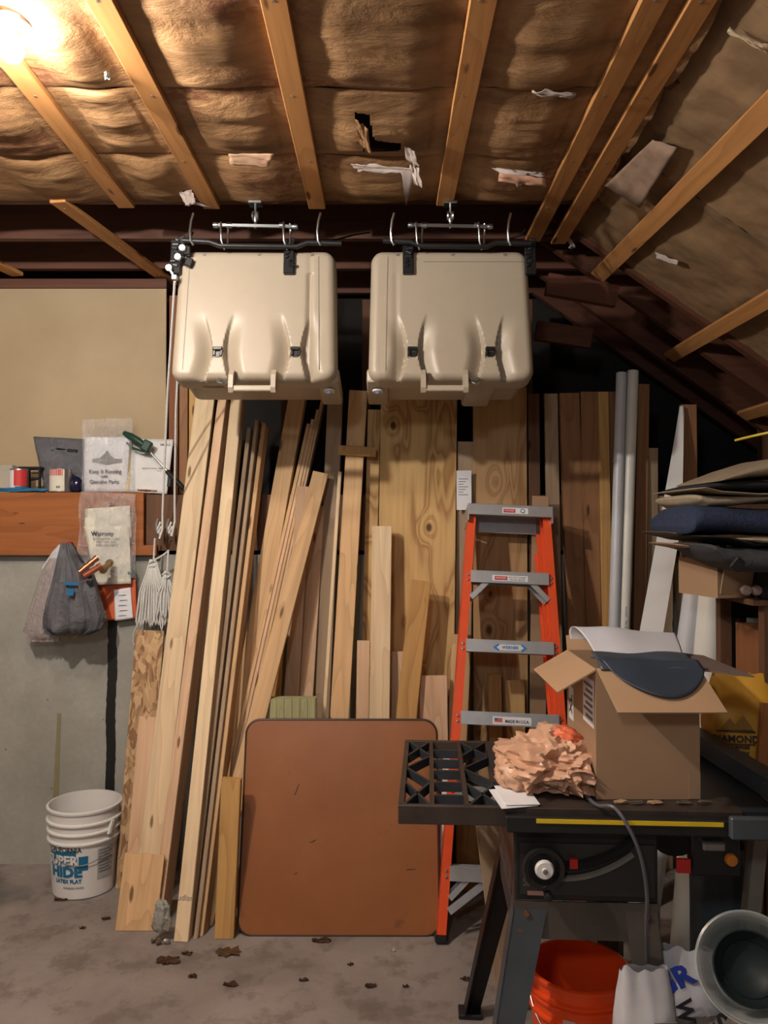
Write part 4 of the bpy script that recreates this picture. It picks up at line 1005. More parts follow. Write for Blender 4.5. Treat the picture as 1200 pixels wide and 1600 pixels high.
MB().tube([(R(.24)*math.sin(a)*1.05, -R(.24)*math.cos(a)*1.05, .265-.10*math.sin((a+1.5)/3.0*PI)) for a in [(-1.5+3.0*i/24) for i in range(25)]], .002, 6).build('wire_bail', STEEL, e, smooth=True)

# ============================================================ TABLE SAW
ZS = .865; so = at(622, 1256, 2.035)
saw = empty('table_saw', (so.x, so.y, 0), (0, 0, math.radians(-3.2)), 'old table saw with an open grid cast iron wing on a steel stand', 'table saw')
W1, DS = .262, .62; T2 = .048
m = MB(); m.bx(0, W1+.02, 0, .016, ZS-T2, ZS, bev=.002); m.bx(0, W1+.02, DS-.016, DS, ZS-T2, ZS, bev=.002)
m.bx(0, .014, .016, DS-.016, ZS-T2, ZS); m.bx(W1, W1+.016, .016, DS-.016, ZS-T2, ZS)
fr_ = m.build('grid_wing', RUST, saw)
for xx in (.086, .176): MB().bx(xx-.006, xx+.006, .016, DS-.016, ZS-.03, ZS-.0004).build('wing_rib', RUST, fr_)
def wbar(a, b): MB().bar((a[0], a[1], ZS-.014), (b[0], b[1], ZS-.014), .007, .026, up=(0, 0, 1)).build('wing_rib', DARKIRON, fr_)
y0, y1 = .018, DS-.018
for xa, xb in ((.016, .080), (.182, .260)):
    wbar((xa, y0), (xb, y0+.17)); wbar((xb, y0), (xa, y0+.17)); wbar((xb, y0+.18), (xa, y0+.30)) ; wbar((xa, y0+.31), (xb, y0+.42)); wbar((xa, y1), (xb, y1-.15)); wbar((xb, y1), (xa, y1-.15))
for f in (.12, .30, .48, .66, .84): MB().bar((.093, y0+(y1-y0)*f, ZS-.014), (.169, y0+(y1-y0)*f, ZS-.014), .009, .026, up=(0, 0, 1)).build('wing_rib', DARKIRON, fr_)
XE = .86
m = MB(); m.bx(W1+.016, XE, 0, DS, ZS-.040, ZS, bev=.002); m.build('saw_table', RUST, saw)
MB().bx(.262, .270, 0, .45, ZS+.0002, ZS+.0008).build('table_joint', DARKIRON, saw)
# front fence rail with the scale tape
m = MB(); m.bx(.27, 1.12, -.030, -.002, ZS-.052, ZS-.012, bev=.003); m.build('fence_rail', SAWDARK, saw)
MB().bx(.345, .80, -.0335, -.030, ZS-.026, ZS-.016).build('scale_tape', TAPE, saw)
MB().bx(.81, 1.0, -.055, -.0335, ZS-.050, ZS+.004, bev=.004).build('fence_clamp', STANDB, saw)
MB().box((.965, .25, ZS+.030), (.055, .70, .060), (0, 0, .10), bev=.004).build('rip_fence', STANDB, saw)
MB().bx(.86, .96, .02, DS, ZS-.040, ZS-.004, bev=.002).build('table_extension', DARKIRON, saw)
# cabinet
X0, X1 = .30, .66; ZC0 = .615
m = MB(); m.bx(X0, X1, .035, .47, ZC0+.002, ZS-.045, bev=.004); cab = m.build('saw_cabinet', SAWDARK, saw)
MB().bx(X0-.004, X0+.002, .04, .46, ZC0, ZS-.05).build('side_sheet', plain('brown_side_steel', (.07, .045, .04), .5), saw)
MB().bx(X0+.012, X1-.01, .030, .035, ZC0+.02, ZS-.10).build('front_plate', plain('dark_face_plate', (.028, .026, .026), .4), saw)
text_obj('BUILDER', .020, Matrix.Translation((X0+.065, .029, ZS-.068)) @ FACE, plain('dull_red_ink', (.16, .035, .03), .6), saw, 'nameplate')
text_obj('SAW', .030, Matrix.Translation((X0+.050, .029, ZC0+.050)) @ FACE, plain('dull_cream_ink', (.13, .11, .07), .6), saw, 'nameplate')
MB().bx(X0+.03, X0+.075, .028, .030, ZC0+.018, ZC0+.028).build('small_label', plain('pink_label', (.30, .16, .13), .6), saw)
# tilt scale slot (curved) and pointer
arc = [(X0+.105+.19*t, .027, ZC0+.095-.01*t+.075*t*t) for t in [i/14 for i in range(15)]]
MB().tube(arc, .012, 6).build('tilt_slot', plain('slot_black', (.004, .004, .004), .9), saw)
MB().tube([(a_, .022, c_-.030) for a_, b_, c_ in arc], .008, 6).build('tilt_scale', plain('worn_scale', (.16, .15, .14), .5), saw)
MB().bx(X0+.135, X0+.155, .014, .028, ZC0+.093, ZC0+.117).build('pointer', RED, saw)
hc = V((X0+.066, -.012, ZC0+.105))
hw_ = MB(); n = 28
hw_.lathe([(.040, -.008), (.050, -.010), (.054, 0), (.050, .010), (.040, .008), (.038, 0), (.040, -.008)], 36, hc, 'y')
hw_.lathe([(.040, .004), (.040, .008), (.001, .008)], 30, hc, 'y'); hw_.build('hand_wheel', BLACK, saw, smooth=True)
MB().lathe([(.001, -.022), (.006, -.022), (.007, -.018), (.020, -.018), (.024, -.012), (.024, .004)], 28, hc, 'y').build('wheel_hub', WHITEP, saw, smooth=True)
MB().lathe([(.001, -.026), (.006, -.025), (.006, -.018)], 12, hc, 'y').build('hub_bolt', STEEL, saw)
MB().tube([hc+V((0, .01, 0)), hc+V((0, .05, 0))], .008, 8).build('wheel_shaft', STEEL, saw)
MB().lathe([(.001, -.03), (.009, -.028), (.012, -.02), (.009, .0)], 16, hc+V((.01, .01, -.068)), 'y').build('lock_knob', BLACK, saw, smooth=True)
MB().tube([hc+V((.01, .01, -.068)), hc+V((0, -.004, -.04))], .009, 8).build('crank_arm', BLACK, saw)
# stand: apron panels and four splayed legs of folded steel
for ya in (.034, .460): MB().bx(X0-.005, X1+.005, ya, ya+.006, ZC0-.095, ZC0).build('stand_apron', STAND, saw)
MB().bx(X0-.006, X0, .04, .46, ZC0-.09, ZC0).build('side_apron', STANDB, saw)
for sx in (0, 1):
    for sy in (0, 1):
        xt = (X0, X1)[sx]; yt = (.037, .463)[sy]; dx = (-.11, .03)[sx]; dy = (-.09, .12)[sy]; q = (1, -1)[sx]; qy = (1, -1)[sy]
        A_ = V((xt, yt, ZC0)); B_ = V((xt+dx, yt+dy, .012)); wt, wb_ = .085, .055
        m = MB()
        # two plates in an L
        for (d1, wa, wb2) in ((V((q, 0, 0)), wt, wb_), (V((0, qy, 0)), wt*.8, wb_)):
            a1, a2, b1, b2 = A_, A_+d1*wa, B_, B_+d1*wb2
            nrm = (V((0, qy, 0)) if d1.x else V((q, 0, 0)))*.004
            m.prism([a1, a2, b2, b1], nrm)
        lg = m.build('leg', STANDB if (sx == 0 and sy == 0) else (BLACKM if sx == 0 else STAND), saw)
        MB().box(B_+V((q*.02, qy*.02, -.004)), (.075, .06, .016), bev=.003).build('foot', BLACK, lg)
for (xx, zz) in ((X0+.028, ZC0-.03), (X0+.01, ZC0-.075), (X1-.03, ZC0-.03), (X1-.02, ZC0-.075)):
    MB().lathe([(.001, -.006), (.007, -.006), (.008, 0)], 8, (xx, .032, zz), 'y').build('bolt', BRASS, saw)
# motor and switch hanging at the rear right
MB().tube([(.82, .42, ZS-.20), (.82, .64, ZS-.20)], .085, 24).build('motor', DARKIRON, saw, smooth=True)
MB().bx(.74, .86, .02, .06, ZS-.17, ZS-.055, bev=.004).build('switch_box', BLACK, saw)
MB().box((.79, .012, ZS-.09), (.055, .02, .022), bev=.004).build('switch_label', STEEL, saw)
MB().lathe([(.001, -.012), (.014, -.010), (.016, 0)], 18, (.835, .018, ZS-.125), 'y').build('amber_knob', plain('amber_plastic', (.55, .18, .03), .3), saw, smooth=True)
MB().bx(.70, .735, .010, .022, ZS-.16, ZS-.125, bev=.002).build('red_paddle', RED, saw)
# ============================================================ ON THE TABLE SAW
def bx_pt(x, y, z): return V((x, y, z))
BX0, BX1, BY0, BY1, BZ0, BZ1 = .552, .822, 2.075, 2.40, ZS+.003, 1.203
e = empty('cardboard_box', ((BX0+BX1)/2, (BY0+BY1)/2, BZ0), label='large open cardboard box with flaps out, standing on the table saw', cat='box')
off = ((BX0+BX1)/2, (BY0+BY1)/2, BZ0); th = .004
MB(off).bx(BX0, BX1, BY0, BY0+th, BZ0, BZ1).build('front_wall', CARD, e); MB(off).bx(BX0, BX1, BY1-th, BY1, BZ0, BZ1).build('back_wall', CARD, e)
MB(off).bx(BX0, BX0+th, BY0+th, BY1-th, BZ0, BZ1).build('side_wall', CARD, e); MB(off).bx(BX1-th, BX1, BY0+th, BY1-th, BZ0, BZ1).build('side_wall', CARD, e)
MB(off).bx(BX0, BX1, BY0, BY1, BZ0-.002, BZ0+.002).build('bottom', CARD, e)
def bflap(a, b, outv, mat=CARD_L, bend=0):
    a, b, o_ = V(a), V(b), V(outv)
    MB(off).grid(lambda u, v: a*(1-u)+b*u+o_*v+V((0, 0, 1))*bend*v*v+ (b-a)*(-.0)*v, 6, 6, thick=.004).build('flap', mat, e)
bflap((BX0, BY0, BZ1), (BX0, BY1, BZ1), (-.105, -.02, -.055)); bflap((BX0+.002, BY0, BZ1), (BX1, BY0, BZ1), (.018, -.125, -.085), bend=0)
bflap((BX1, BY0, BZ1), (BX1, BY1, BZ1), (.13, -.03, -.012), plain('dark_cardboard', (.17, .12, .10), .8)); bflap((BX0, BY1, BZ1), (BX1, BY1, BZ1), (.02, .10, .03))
m = MB(off); m.bx(BX0-.001, BX0, BY0+.02, BY0+.13, BZ1-.16, BZ1-.035); lb_ = m.build('shipping_label', PAPER, e)
for i in range(6): MB(off).bx(BX0-.0018, BX0-.001, BY0+.03+.0, BY0+.12-.02*(i % 2), BZ1-.05-.017*i-.008, BZ1-.05-.017*i).build('text_line', GREYINK, e)
MB(off).bx(BX0-.001, BX0, BY0+.245, BY0+.30, BZ0+.14, BZ0+.235).build('small_label', PAPER, e)
text_obj('XL', .045, Matrix.Translation((BX0-.0016-off[0], BY0+.272-off[1], .185)) @ Matrix.Rotation(-PI/2, 4, 'Z') @ FACE @ Matrix.Rotation(PI/2, 4, 'Z'), INK, e, bold=.001)
MB(off).bx(BX1-.03, BX1+.0005, BY0-.0012, BY0, BZ0, BZ0+.07).build('packing_tape', plain('tape_film', (.36, .24, .15), .25), e)
# vinyl roll draped over the box
e = empty('vinyl_roll', (.62, 2.3, 1.21), label='loosely folded white vinyl sheet with slate blue back lying over the open box', cat='sheet')
o3 = (.62, 2.3, 1.21)
def roll(u, v):
    # u along x, v from the back curl to the front lip
    base = [(895, 1012, 2.48), (889, 986, 2.47), (897, 977, 2.44), (915, 995, 2.36), (935, 1028, 2.22), (952, 1047, 2.13)]
    far = [(1062, 1010, 2.46), (1056, 992, 2.46), (1056, 993, 2.44), (1063, 1010, 2.34), (1070, 1032, 2.22), (1078, 1045, 2.13)]
    f = v*5; i = min(int(f), 4); t = f-i
    def cr(P_):
        p0, p1, p2, p3 = P_[max(i-1, 0)], P_[i], P_[i+1], P_[min(i+2, 5)]
        return [.5*((2*p1[k])+(-p0[k]+p2[k])*t+(2*p0[k]-5*p1[k]+4*p2[k]-p3[k])*t*t+(-p0[k]+3*p1[k]-3*p2[k]+p3[k])*t**3) for k in range(3)]
    a_, b_ = V(at(*cr(base))), V(at(*cr(far)))
    p = a_*(1-u)+b_*u
    p.z += .008*noise.noise(V((u*3.2, v*2.4, 1.3)))+.012*math.sin(PI*u)*(.5 if v > .3 else .2)
    return p
MB(o3).grid(roll, 40, 40, thick=.0015).build('white_face', VINYL, e, smooth='all')
def under(u, v):
    P_ = roll(u*.9, .03+v*.22); return P_+V((.004, .02+.02*v, -.010-.012*v))
MB(o3).grid(under, 20, 16, thick=.0015).build('slate_curl', SLATE, e, smooth='all')
def lip(u, v):
    x = .552+.262*u+.02*(1-u)*v; w_ = math.sin(PI*min(1, max(0, u*.95+.03)))**.6
    y = 2.13-.155*v*(.35+.65*w_); z = 1.226+.004*math.sin(u*6)-max(0, 2.085-y)*.68
    return (x+.015*v, y, z)
MB(o3).grid(lip, 30, 16, thick=.002).build('slate_lip', SLATE, e, smooth='all')
def lip2(u, v):
    x = .55+.255*u+.012; z = 1.234-.008*v+.003*math.sin(u*9+1); y = 2.16-.10*v
    return (x, y, z-v*v*.022)
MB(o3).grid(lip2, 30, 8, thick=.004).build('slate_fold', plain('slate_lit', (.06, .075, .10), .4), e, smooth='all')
# crumpled plastic bag
random.seed(11)
def crumple(c, r, seed, sub=5):
    m = MB(); g = bmesh.ops.create_icosphere(m.bm, subdivisions=sub, radius=1)
    for v in g['verts']:
        d = v.co.normalized(); p = d*1.3+V((seed, 0, 0)); p = p+V((noise.noise(p*2), noise.noise(p*2+V((5, 5, 5))), noise.noise(p*2+V((9, 1, 3)))))*.35
        n1 = noise.noise(p); dd = noise.voronoi(p*1.9)[0]; n2 = min(.5, dd[1]-dd[0]); dd = noise.voronoi(p*4.5+V((3, 3, 3)))[0]; n3 = min(.5, dd[1]-dd[0])
        f = .74+.30*n1+.24*(1-2*abs(noise.noise(p*1.9)))+.11*(1-2*abs(noise.noise(p*4.3+V((2, 7, 1)))))+.03*(1-2*abs(noise.noise(p*9)))
        v.co = V((d.x*r[0]*f, d.y*r[1]*f, max(-r[2]*.55, d.z*r[2]*f)))+V(c)
    return m
bc = at_z(862, 1222, ZS); bb = V((bc.x-.0, bc.y, ZS+.047))
e = empty('plastic_bag', (bb.x, bb.y, ZS+.002), label='crumpled tan plastic shopping bag lying on the saw left of the box', cat='bag')
m = crumple((0, 0, .052), (.140, .17, .088), 3.3); m.build('crumpled_film', TANBAG, e, smooth=True)
m = crumple((.035, .0, .115), (.045, .05, .035), 8.1, 4); m.build('orange_print', REDBAG, e, smooth='all')
m = crumple((-.09, -.02, .035), (.075, .09, .05), 5.9, 4); m.build('handle_loop', TANBAG, e, smooth='all')
# folded papers
pc = at_z(805, 1246, ZS)
e = empty('folded_paper', (pc.x, pc.y, ZS+.001), label='folded white paper lying on the saw beside the grid wing', cat='paper')
def quadpx(pts, z, mat, nm, par, tilt=0):
    P_ = [at_z(x_, y_, z)-V((pc.x, pc.y, ZS+.001)) for x_, y_ in pts]
    MB().prism([V((p.x, p.y, z-ZS)) for p in P_], (0, 0, .0015)).build(nm, mat, par)
quadpx([(764, 1235), (826, 1230), (841, 1260), (784, 1265)], ZS+.001, PAPER, 'lower_leaf', e); quadpx([(772, 1229), (822, 1229), (844, 1258), (790, 1259)], ZS+.005, PAPER, 'upper_leaf', e)
m = at_z(788, 1222, ZS); e = empty('metal_tag', (m.x, m.y, ZS+.001), label='tiny shiny metal tag on the saw just behind the folded paper', cat='tag')
MB().box((0, 0, .003), (.026, .012, .003), (0, .15, -.2)).build('plate', ZINC, e)
for i, (x_, y_) in enumerate([(1000, 1262), (1035, 1270), (1080, 1268), (970, 1256), (1120, 1275)]):
    p = at_z(x_, y_, ZS); 
    if p.y < 2.03: p.y = 2.04
    tag(MB((p.x, p.y, ZS)).blob((p.x, p.y, ZS+.006), (.02, .008, .005), 2, .3, 2, i, flat=ZS+.0005).build('wood_chip', CARD if i % 2 else CONCRETE_BITS), ['brown chip of wood on the saw left of centre under the box edge', 'dark chip on the saw in front of the box middle', 'brown chip on the saw near the box corner', 'dark chip on the saw nearest the power cord', 'dark chip on the saw near the fence clamp'][i], 'chip')
# cord over the table edge
pts = [at_z(880, 1210, ZS+.01), at_z(912, 1240, ZS+.008), V((.535, 2.0, ZS+.012)), at(960, 1262, 1.955), at(985, 1298, 1.93), at(1003, 1345, 1.93), at(1011, 1400, 1.95), at(1010, 1450, 1.98), at(1012, 1540, 2.05)]
def catmull(P_, n=6):
    out = []
    for i in range(len(P_)-1):
        p0, p1, p2, p3 = P_[max(i-1, 0)], P_[i], P_[i+1], P_[min(i+2, len(P_)-1)]
        for k in range(n):
            t = k/n; out.append(.5*((2*p1)+(p2-p0)*t+(2*p0-5*p1+4*p2-p3)*t*t+(-p0+3*p1-3*p2+p3)*t**3))
    return out+[P_[-1]]
tag(MB().tube(catmull([V(p) for p in pts]), .0048, 8).build('power_cord', plain('grey_cord', (.10, .10, .12), .35), smooth=True), 'grey power cord looping down over the front of the saw', 'cord')

# ============================================================ RIGHT SIDE
# storage shelf carrying the clothes, a workbench and the sacks
sh = empty('storage_shelf', (1.42, 2.75, 0), label='dark shelf unit at the right edge under the pile of clothes', cat='shelf')
for x_ in (1.23, 1.68):
    for y_ in (2.55, 2.88): MB().bx(x_-1.42-.02, x_-1.42+.02, y_-2.75-.02, y_-2.75+.02, .0, 1.34).build('post', DARKW, sh)
for z_ in (.62, 1.335): MB().bx(-.25, .29, -.23, .155, z_-.012, z_+.006).build('shelf_board', DARKW, sh)
MB().bx(-.20, .29, .145, .155, .64, 1.32).build('back_panel', SHEATH, sh)
zt = 1.342
e = empty('cardboard_carton', (1.13, 2.68, zt-.0), (0, 0, math.radians(12)), 'small worn cardboard carton at the left end of the shelf, flaps crushed', 'box')
MB().bx(-.075, .045, -.10, .12, .0005, .125).build('carton_body', CARD, e)
MB().box((-.035, -.05, .135), (.20, .18, .004), (.15, .08, 0)).build('flap', CARD_L, e)
MB().box((.11, -.10, .105), (.13, .12, .005), (.35, .25, -.3)).build('flap', plain('orange_cardboard', (.42, .20, .09), .8), e)
MB().box((-.02, -.125, .065), (.11, .005, .10), (.25, 0, 0)).build('flap', CARD, e)
e = empty('camera_strap', (1.08, 2.60, zt+.150), label='coiled black strap with a small silver buckle on the carton', cat='strap')
MB().tube([(-.10, -.05, .0), (-.05, -.05, .025), (0, -.05, .035), (.05, -.05, .02), (.10, -.02, .015)], .011, 8).build('strap_band', BLACK, e, smooth=True)
MB().lathe([(.010, -.01), (.024, -.008), (.024, .008), (.010, .01)], 18, (.012, -.075, .015), 'y').build('black_ring', BLACK, e, smooth=True)
MB().lathe([(.001, -.016), (.010, -.014), (.010, 0)], 14, (.012, -.08, .02), 'y').build('buckle', ZINC, e, smooth=True)
def slab(name, label, cat, prof_px, Y, D, th_px, mat, seed, lumps=.2, mat2=None):
    """soft flat thing seen edge-on: prof_px centre line [(x,y)], thickness list in px, depth D metres"""
    P_ = [at(x_, y_, Y) for x_, y_ in prof_px]; c = P_[0]
    TH = [t/F*Y for t in th_px]; n = len(P_)
    def fn(u, v):
        f = u*(n-1); i = min(int(f), n-2); t = f-i; t = t*t*(3-2*t) if False else t
        p = P_[i]*(1-t)+P_[i+1]*t; h = TH[i]*(1-t)+TH[i+1]*t
        a = 2*PI*v; ca, sa = math.cos(a), math.sin(a)
        k = 1/(abs(ca)**3+abs(sa)**3)**(1/3)
        nz = 1+lumps*noise.noise(V((u*4+seed, ca*1.6, sa*1.6)))+lumps*.4*noise.noise(V((u*14, ca*3, sa*3+seed)))
        endc = min(1, (u/.06)**.5) if u < .06 else 1
        return p+V((0, -ca*k*D/2*(endc*.3+.7)+D/2, sa*k*h/2*endc*nz))
    m = MB(c); m.grid(fn, 40, 28); 
    return tag(m.build(name, mat, smooth='all'), label, cat)
slab('folded_cardboard', 'flattened grey cardboard under the blue jacket', 'cardboard', [(1052, 832), (1100, 842), (1180, 848), (1260, 850)], 2.50, .35, [5, 9, 9, 9], plain('grey_board', (.13, .105, .085), .9), 1, .05)
slab('folded_cardboard', 'flattened tan cardboard just above the carton', 'cardboard', [(1058, 851), (1090, 856), (1130, 866), (1250, 870)], 2.48, .30, [5, 7, 8, 8], CARD, 2, .05)
slab('folded_cardboard', 'thin brown cardboard edge behind the blue jacket', 'cardboard', [(1060, 818), (1090, 824), (1180, 826)], 2.62, .25, [3, 4, 4], CEDAR, 5, .05)
slab('folded_jacket', 'dark navy textured jacket folded in the pile at right', 'jacket', [(1082, 822), (1100, 812), (1140, 812), (1190, 815), (1290, 818)], 2.36, .40, [30, 46, 48, 44, 44], NAVY, 3, .14)
slab('seat_cushion', 'tan cushion edge lowest of the two in the pile', 'cushion', [(1090, 776), (1110, 783), (1150, 782), (1200, 778), (1290, 776)], 2.40, .40, [12, 22, 20, 14, 14], TANC, 4, .1)
slab('black_garment', 'thin black garment between the two tan cushions', 'garment', [(1098, 762), (1130, 758), (1170, 757), (1290, 758)], 2.42, .40, [7, 16, 18, 18], DKC, 6, .1)
slab('tan_mat', 'thin tan mat curling at the pile edge above the lower cushion', 'mat', [(1086, 764), (1105, 762), (1130, 768), (1190, 772), (1290, 770)], 2.37, .40, [3, 4, 5, 5, 5], TANC, 8, .05)
slab('seat_cushion', 'tan rounded cushion on top of the pile at right', 'cushion', [(1122, 752), (1150, 744), (1180, 736), (1220, 728), (1290, 724)], 2.40, .38, [3, 12, 20, 30, 34], plain('greyish_tan_cloth', (.27, .21, .14), .9, bump=.3), 9, .08)
slab('grey_garment', 'grey woven garment drooping below the blue jacket', 'garment', [(1112, 853), (1140, 868), (1170, 876), (1200, 878), (1290, 876)], 2.30, .35, [10, 26, 36, 40, 40], GREYC, 10, .12)
slab('black_garment', 'black strap like cloth between the blue jacket and grey garment', 'garment', [(1098, 838), (1140, 840), (1180, 850), (1290, 852)], 2.33, .35, [3, 6, 9, 9], DKC, 12, .08)
slab('olive_cloth', 'small olive cloth corner sticking out right under the blue jacket', 'cloth', [(1172, 843), (1200, 845), (1290, 846)], 2.295, .2, [3, 9, 9], TANC, 13, .08)
c = at(1152, 882, 2.27); tag(MB(c).box(c, (.030, .010, .040), (0, .7, 0), bev=.004).build('black_patch', BLACK), 'square black patch lying on the grey garment', 'patch')
tag(MB((1.30, 2.52, 1.342)).bx(1.20, 1.60, 2.52, 2.92, 1.3425, 1.47, bev=.01).build('dark_tote', DKC), 'dark box hidden under the pile on the shelf', 'box')
# dark knobs in the shade under the shelf
for i, x_ in enumerate((1164, 1180)):
    p = at(x_, 922, 2.52); tag(MB(p).lathe([(.001, -.02), (.014, -.018), (.017, -.006), (.010, 0), (.008, .02)], 16, p, 'y').build('door_knob', plain('dull_pink_knob', (.22, .15, .13), .5) if i == 0 else bpy.data.materials['dull_pink_knob'], smooth=True),
        ['dull round knob in the dark under the shelf, left of two', 'dull round knob in the dark under the shelf, right of two'][i], 'knob')
# reddish plywood crate
e = empty('wooden_crate', (1.55, 2.80, .63), (0, 0, math.radians(-24)), 'reddish plywood crate with pale edge on the right behind the box', 'crate')
MB().bx(-.27, .3, -.16, -.145, .001, .61).build('crate_side', PLY_R, e); MB().bx(-.285, -.27, -.16, .1, .001, .61).build('crate_side', PLY_R, e); MB().bx(-.285, .3, -.145, .1, .001, .02).build('crate_bottom', PLY_R, e)
MB().bx(-.25, .3, -.135, -.12, .55, .625).build('crate_rim', plain('pale_edge', (.30, .29, .24), .8), e)
# workbench that carries crate-side sacks
wbn = empty('work_bench', (1.28, 2.62, 0), label='low dark bench behind the saw carrying the yellow sack', cat='bench')
MB().bx(-.17, .35, -.20, .13, .60, .625).build('bench_top', DARKW, wbn)
for x_ in (-.15, .33):
    for y_ in (-.18, .11): MB().bx(x_-.02, x_+.02, y_-.02, y_+.02, 0, .60).build('leg', DARKW, wbn)
# yellow sack
def sack(name, label, c, dims, mat, seed, rotz=0, lean=0, cat='sack'):
    e = empty(name, c, (lean, 0, rotz), label, cat); w_, d_, h_ = dims
    def fn(u, v):
        a = 2*PI*u; ca, sa = math.cos(a), math.sin(a); k = 1/(abs(ca)**2.6+abs(sa)**2.6)**(1/2.6)
        f = 1-.10*abs(2*v-1)**3; fd = (math.sin(PI*min(1, .12+v*.85)))**.6; f *= 1-.12*max(0, v-.8)/.2; fd *= 1-.5*max(0, v-.8)/.2
        n = noise.noise(V((ca*1.5+seed, sa*1.5, v*3)))+.5*noise.noise(V((ca*5, sa*5, v*7+seed)))
        return (ca*k*w_/2*f*(1+.08*n), sa*k*d_/2*fd*(1+.16*n), h_*v*(1+.05*noise.noise(V((ca*2, sa*2, seed)))*v))
    m = MB(); m.grid(fn, 48, 40)
    m.build('sack_film', mat, e, smooth='all'); return e
ys = sack('sack', 'yellow sack with black printing standing right behind the box', (1.15, 2.555, .627), (.24, .13, .47), YELLOW, 3, math.radians(-8))
for i, (t_, s_, z_) in enumerate([('DIAMOND', .030, .20), ('ALL PURPOSE', .014, .175), ('SAND MIX', .018, .155)]):
    text_obj(t_, s_, Matrix.Translation((-.045, -.078, z_+.085)) @ FACE, INK, ys, bold=.0007)
m = MB(); m.bx(-.10, .015, -.0775, -.076, .307, .311); m.build('rule_line', INK, ys); MB().bx(-.10, .015, -.0775, -.076, .268, .271).build('rule_line', INK, ys)
m = MB(); m.prism([V((-.09, -.077, .315)), V((-.06, -.077, .35)), V((-.045, -.077, .33)), V((-.02, -.077, .36)), V((.01, -.077, .315))], (0, .001, 0)); m.build('emblem', plain('dark_mustard', (.30, .16, .03), .6), ys)
MB().box((.05, -.070, .04), (.07, .004, .035), (0, .1, 0)).build('stain_panel', plain('dark_mustard_b', (.30, .16, .03), .6), ys)
MB((0, 0, 0)).box((-.10, -.075, .10), (.018, .012, .026), bev=.003).build('black_clip', BLACK, ys)
c = V((1.30, 2.40, 0)); PK('board', 'orange brown board edge standing right of the yellow sack', (1199, 1100), (1190, 1230), .03, .02, 2.44, .02, wood('orange_board', (.42, .17, .06), (.2, .07, .02)))
# lower right: grey post, broom handle, glass jug, sacks
PK('board', 'pale grey post with a red band standing at the lower right edge', (1192, 1290), (1175, 1470), .04, .04, 2.22, .02, plain('pale_grey_paint', (.22, .20, .17), .7), cat='post')
gc = V((1.10, 2.60, 0)); e = empty('plastic_drum', (gc.x, gc.y, 0), label='tall blue grey plastic drum in the dark right of the saw', cat='drum')
MB((gc.x, gc.y, 0)).lathe([(.10, .002), (.11, .02), (.11, .60), (.09, .615), (.085, .64), (.001, .64)] if False else [(.09, .002), (.10, .02), (.10, .50), (.085, .53), (.08, .55), (.001, .55)], 32, gc).build('drum_body', plain('blue_grey_plastic', (.05, .075, .09), .4), e, smooth=True)
# sacks bottom right
s1 = sack('sack', 'white paper sack standing right of the orange bucket', (at(1006, 1590, 1.95).x, 1.95, .002), (.15, .12, .50), WBAG, 5, .1)
for i in range(9): MB().bx(.0, .055, -.063, -.060, .40-.011*i, .403-.011*i).build('text_line', GREYINK, s1)
s2 = sack('sack', 'crumpled white sack with blue lettering, behind the small white sack', (at(1066, 1560, 2.08).x, 2.08, .002), (.19, .14, .49), WBAG, 8, -.1, .05)
text_obj('GR', .075, Matrix.Translation((-.05, -.085, .455)) @ FACE @ Matrix.Rotation(.5, 4, 'Z'), plain('royal_blue_ink', (.02, .05, .40), .5), s2, bold=.003)
text_obj('WP', .055, Matrix.Translation((-.02, -.088, .37)) @ FACE @ Matrix.Rotation(-1.35, 4, 'Z'), INK, s2, bold=.002)
text_obj('S', .060, Matrix.Translation((.06, -.088, .36)) @ FACE @ Matrix.Rotation(-.4, 4, 'Z'), INK, s2, bold=.002)
# tipped clear tub with nested dark bowls
p = at(1172, 1512, 1.86)
jz = p.z
e = empty('clear_tub', p, (math.radians(58), math.radians(-18), math.radians(-12)), 'clear round plastic tub holding dark nested dishes at the bottom right', 'tub')
MB().lathe([(.075, -.16), (.085, -.155), (.110, .0), (.118, .004), (.120, .012), (.114, .014), (.106, .002), (.082, -.15), (.001, -.152)], 48).build('tub_shell', GLASSY, e, smooth=True)
for r_, z_ in ((.082, -.02), (.064, -.045), (.048, -.065)):
    MB().lathe([(.001, z_-.052), (r_*.6, z_-.05), (r_*.9, z_-.02), (r_, z_), (r_*.95, z_+.003), (r_*.85, z_-.018), (r_*.5, z_-.042), (.001, z_-.046)], 40).build('nested_dish', plain('dark_green_plastic', (.012, .02, .022), .5, spec=.25) if r_ > .08 else bpy.data.materials['dark_green_plastic'], e, smooth=True)
MB().tube([(.115*math.cos(2*PI*i/48), .115*math.sin(2*PI*i/48), .012) for i in range(49)], .002, 6).build('bright_rim', STEEL, e, smooth=True)
# what the tub lies on
tag(MB((1.0, 2.0, 0)).bx(p.x-.16, p.x+.16, p.y-.02, p.y+.26, .002, max(.05, p.z-.20), bev=.006).build('storage_carton', plain('greyish_carton', (.20, .17, .15), .8)), 'grey brown carton under the clear tub at the bottom right', 'box')
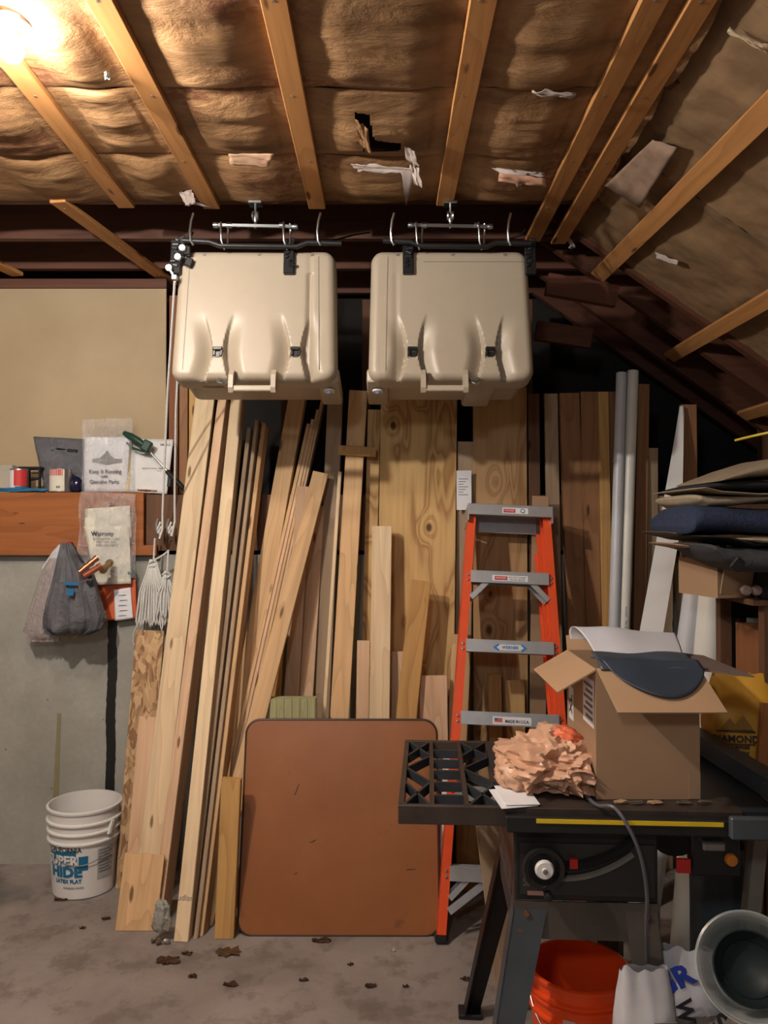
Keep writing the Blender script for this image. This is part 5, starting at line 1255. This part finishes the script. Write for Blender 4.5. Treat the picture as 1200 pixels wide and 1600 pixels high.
# ============================================================ FLOOR LITTER
def leaf(cx, cy, size, rot, label, mat=LEAF, lobes=5, seed=0):
    c = at_z(cx, cy, 0); random.seed(seed); n = 26; m = MB((c.x, c.y, 0)); vs = []
    ctr = m.bm.verts.new(V((c.x, c.y, .004)))
    for i in range(n):
        a = 2*PI*i/n; r_ = size*(.55+.45*abs(math.cos(a*lobes/2)))*(1+.35*math.cos(a))*(1+random.uniform(-.12, .12))
        vs.append(m.bm.verts.new(V((c.x+r_*math.cos(a+rot), c.y+r_*math.sin(a+rot)*.62, .002+.012*abs(math.sin(a*2))*random.random()))))
    for i in range(n): m.bm.faces.new((ctr, vs[i], vs[(i+1) % n]))
    bmesh.ops.solidify(m.bm, geom=list(m.bm.faces), thickness=.001)
    tag(m.build('dry_leaf', mat), label, 'leaf')
leaf(350, 1489, .055, .1, 'lobed brown oak leaf on the floor in front of the golden stud', seed=1, mat=plain('tan_leaf', (.18, .10, .04), .8), lobes=9)
leaf(258, 1504, .050, 1.0, 'curled reddish leaf on the floor at left, below the tall boards', seed=2)
leaf(290, 1492, .022, .6, 'tiny curled leaf right beside the reddish leaf', seed=3)
leaf(498, 1471, .038, .2, 'long dark leaf lying just in front of the table top', seed=4, lobes=2)
leaf(300, 1528, .018, .9, 'small pale stem leaf below the reddish leaf', seed=5)
leaf(356, 1540, .026, 0, 'dark oval leaf near the bottom of the floor, left of centre', seed=6, lobes=2)
leaf(472, 1533, .018, .3, 'small dark leaf near the bottom of the floor, centre', seed=7, lobes=2)
leaf(577, 1543, .024, 1.1, 'brown shred near the bottom of the floor, right of centre', seed=8, lobes=2)
leaf(92, 1407, .032, .5, 'dark leaf on the floor in front of the white bucket', seed=9, lobes=2)
leaf(163, 1437, .020, .2, 'small dark crumb leaf left of the square pale board', seed=10, lobes=3)
leaf(128, 1452, .014, .9, 'smallest dark crumb on the floor at left', seed=11, lobes=3)
leaf(546, 1509, .012, .4, 'dark crumb in front of the table top at right', seed=12, lobes=3)
leaf(378, 1457, .022, .1, 'dark crumbs at the left foot of the table top', seed=13, mat=CONCRETE_BITS, lobes=3)
leaf(632, 1543, .012, .1, 'dark crumb on the floor beside the saw stand', seed=16, lobes=3)
leaf(726, 1532, .020, .7, 'greenish crumb by the rear foot of the saw stand', seed=14, lobes=3)
leaf(612, 1487, .012, 0, 'small white scrap on the floor below the ladder', PAPER, 2, 15)
# little bag of debris between the boards
c = at_z(263, 1450, 0); e = empty('small_plastic_bag', (c.x, 3.035, .0), label='small cloudy plastic bag between the feet of the pale boards', cat='bag')
m = crumple((0, 0, .085), (.034, .022, .082), 2.2, 4); m.build('cloudy_film', sheer('cloudy_film', (.42, .41, .36), .75, .25), e, smooth='all')
for i in range(8): MB().blob((random.uniform(-.035, .035), random.uniform(-.03, .0), .010), (.010, .009, .009), 1, .2, 2, i, flat=.001).build('debris_bit', [CONCRETE_BITS, STEEL][i % 2], e)
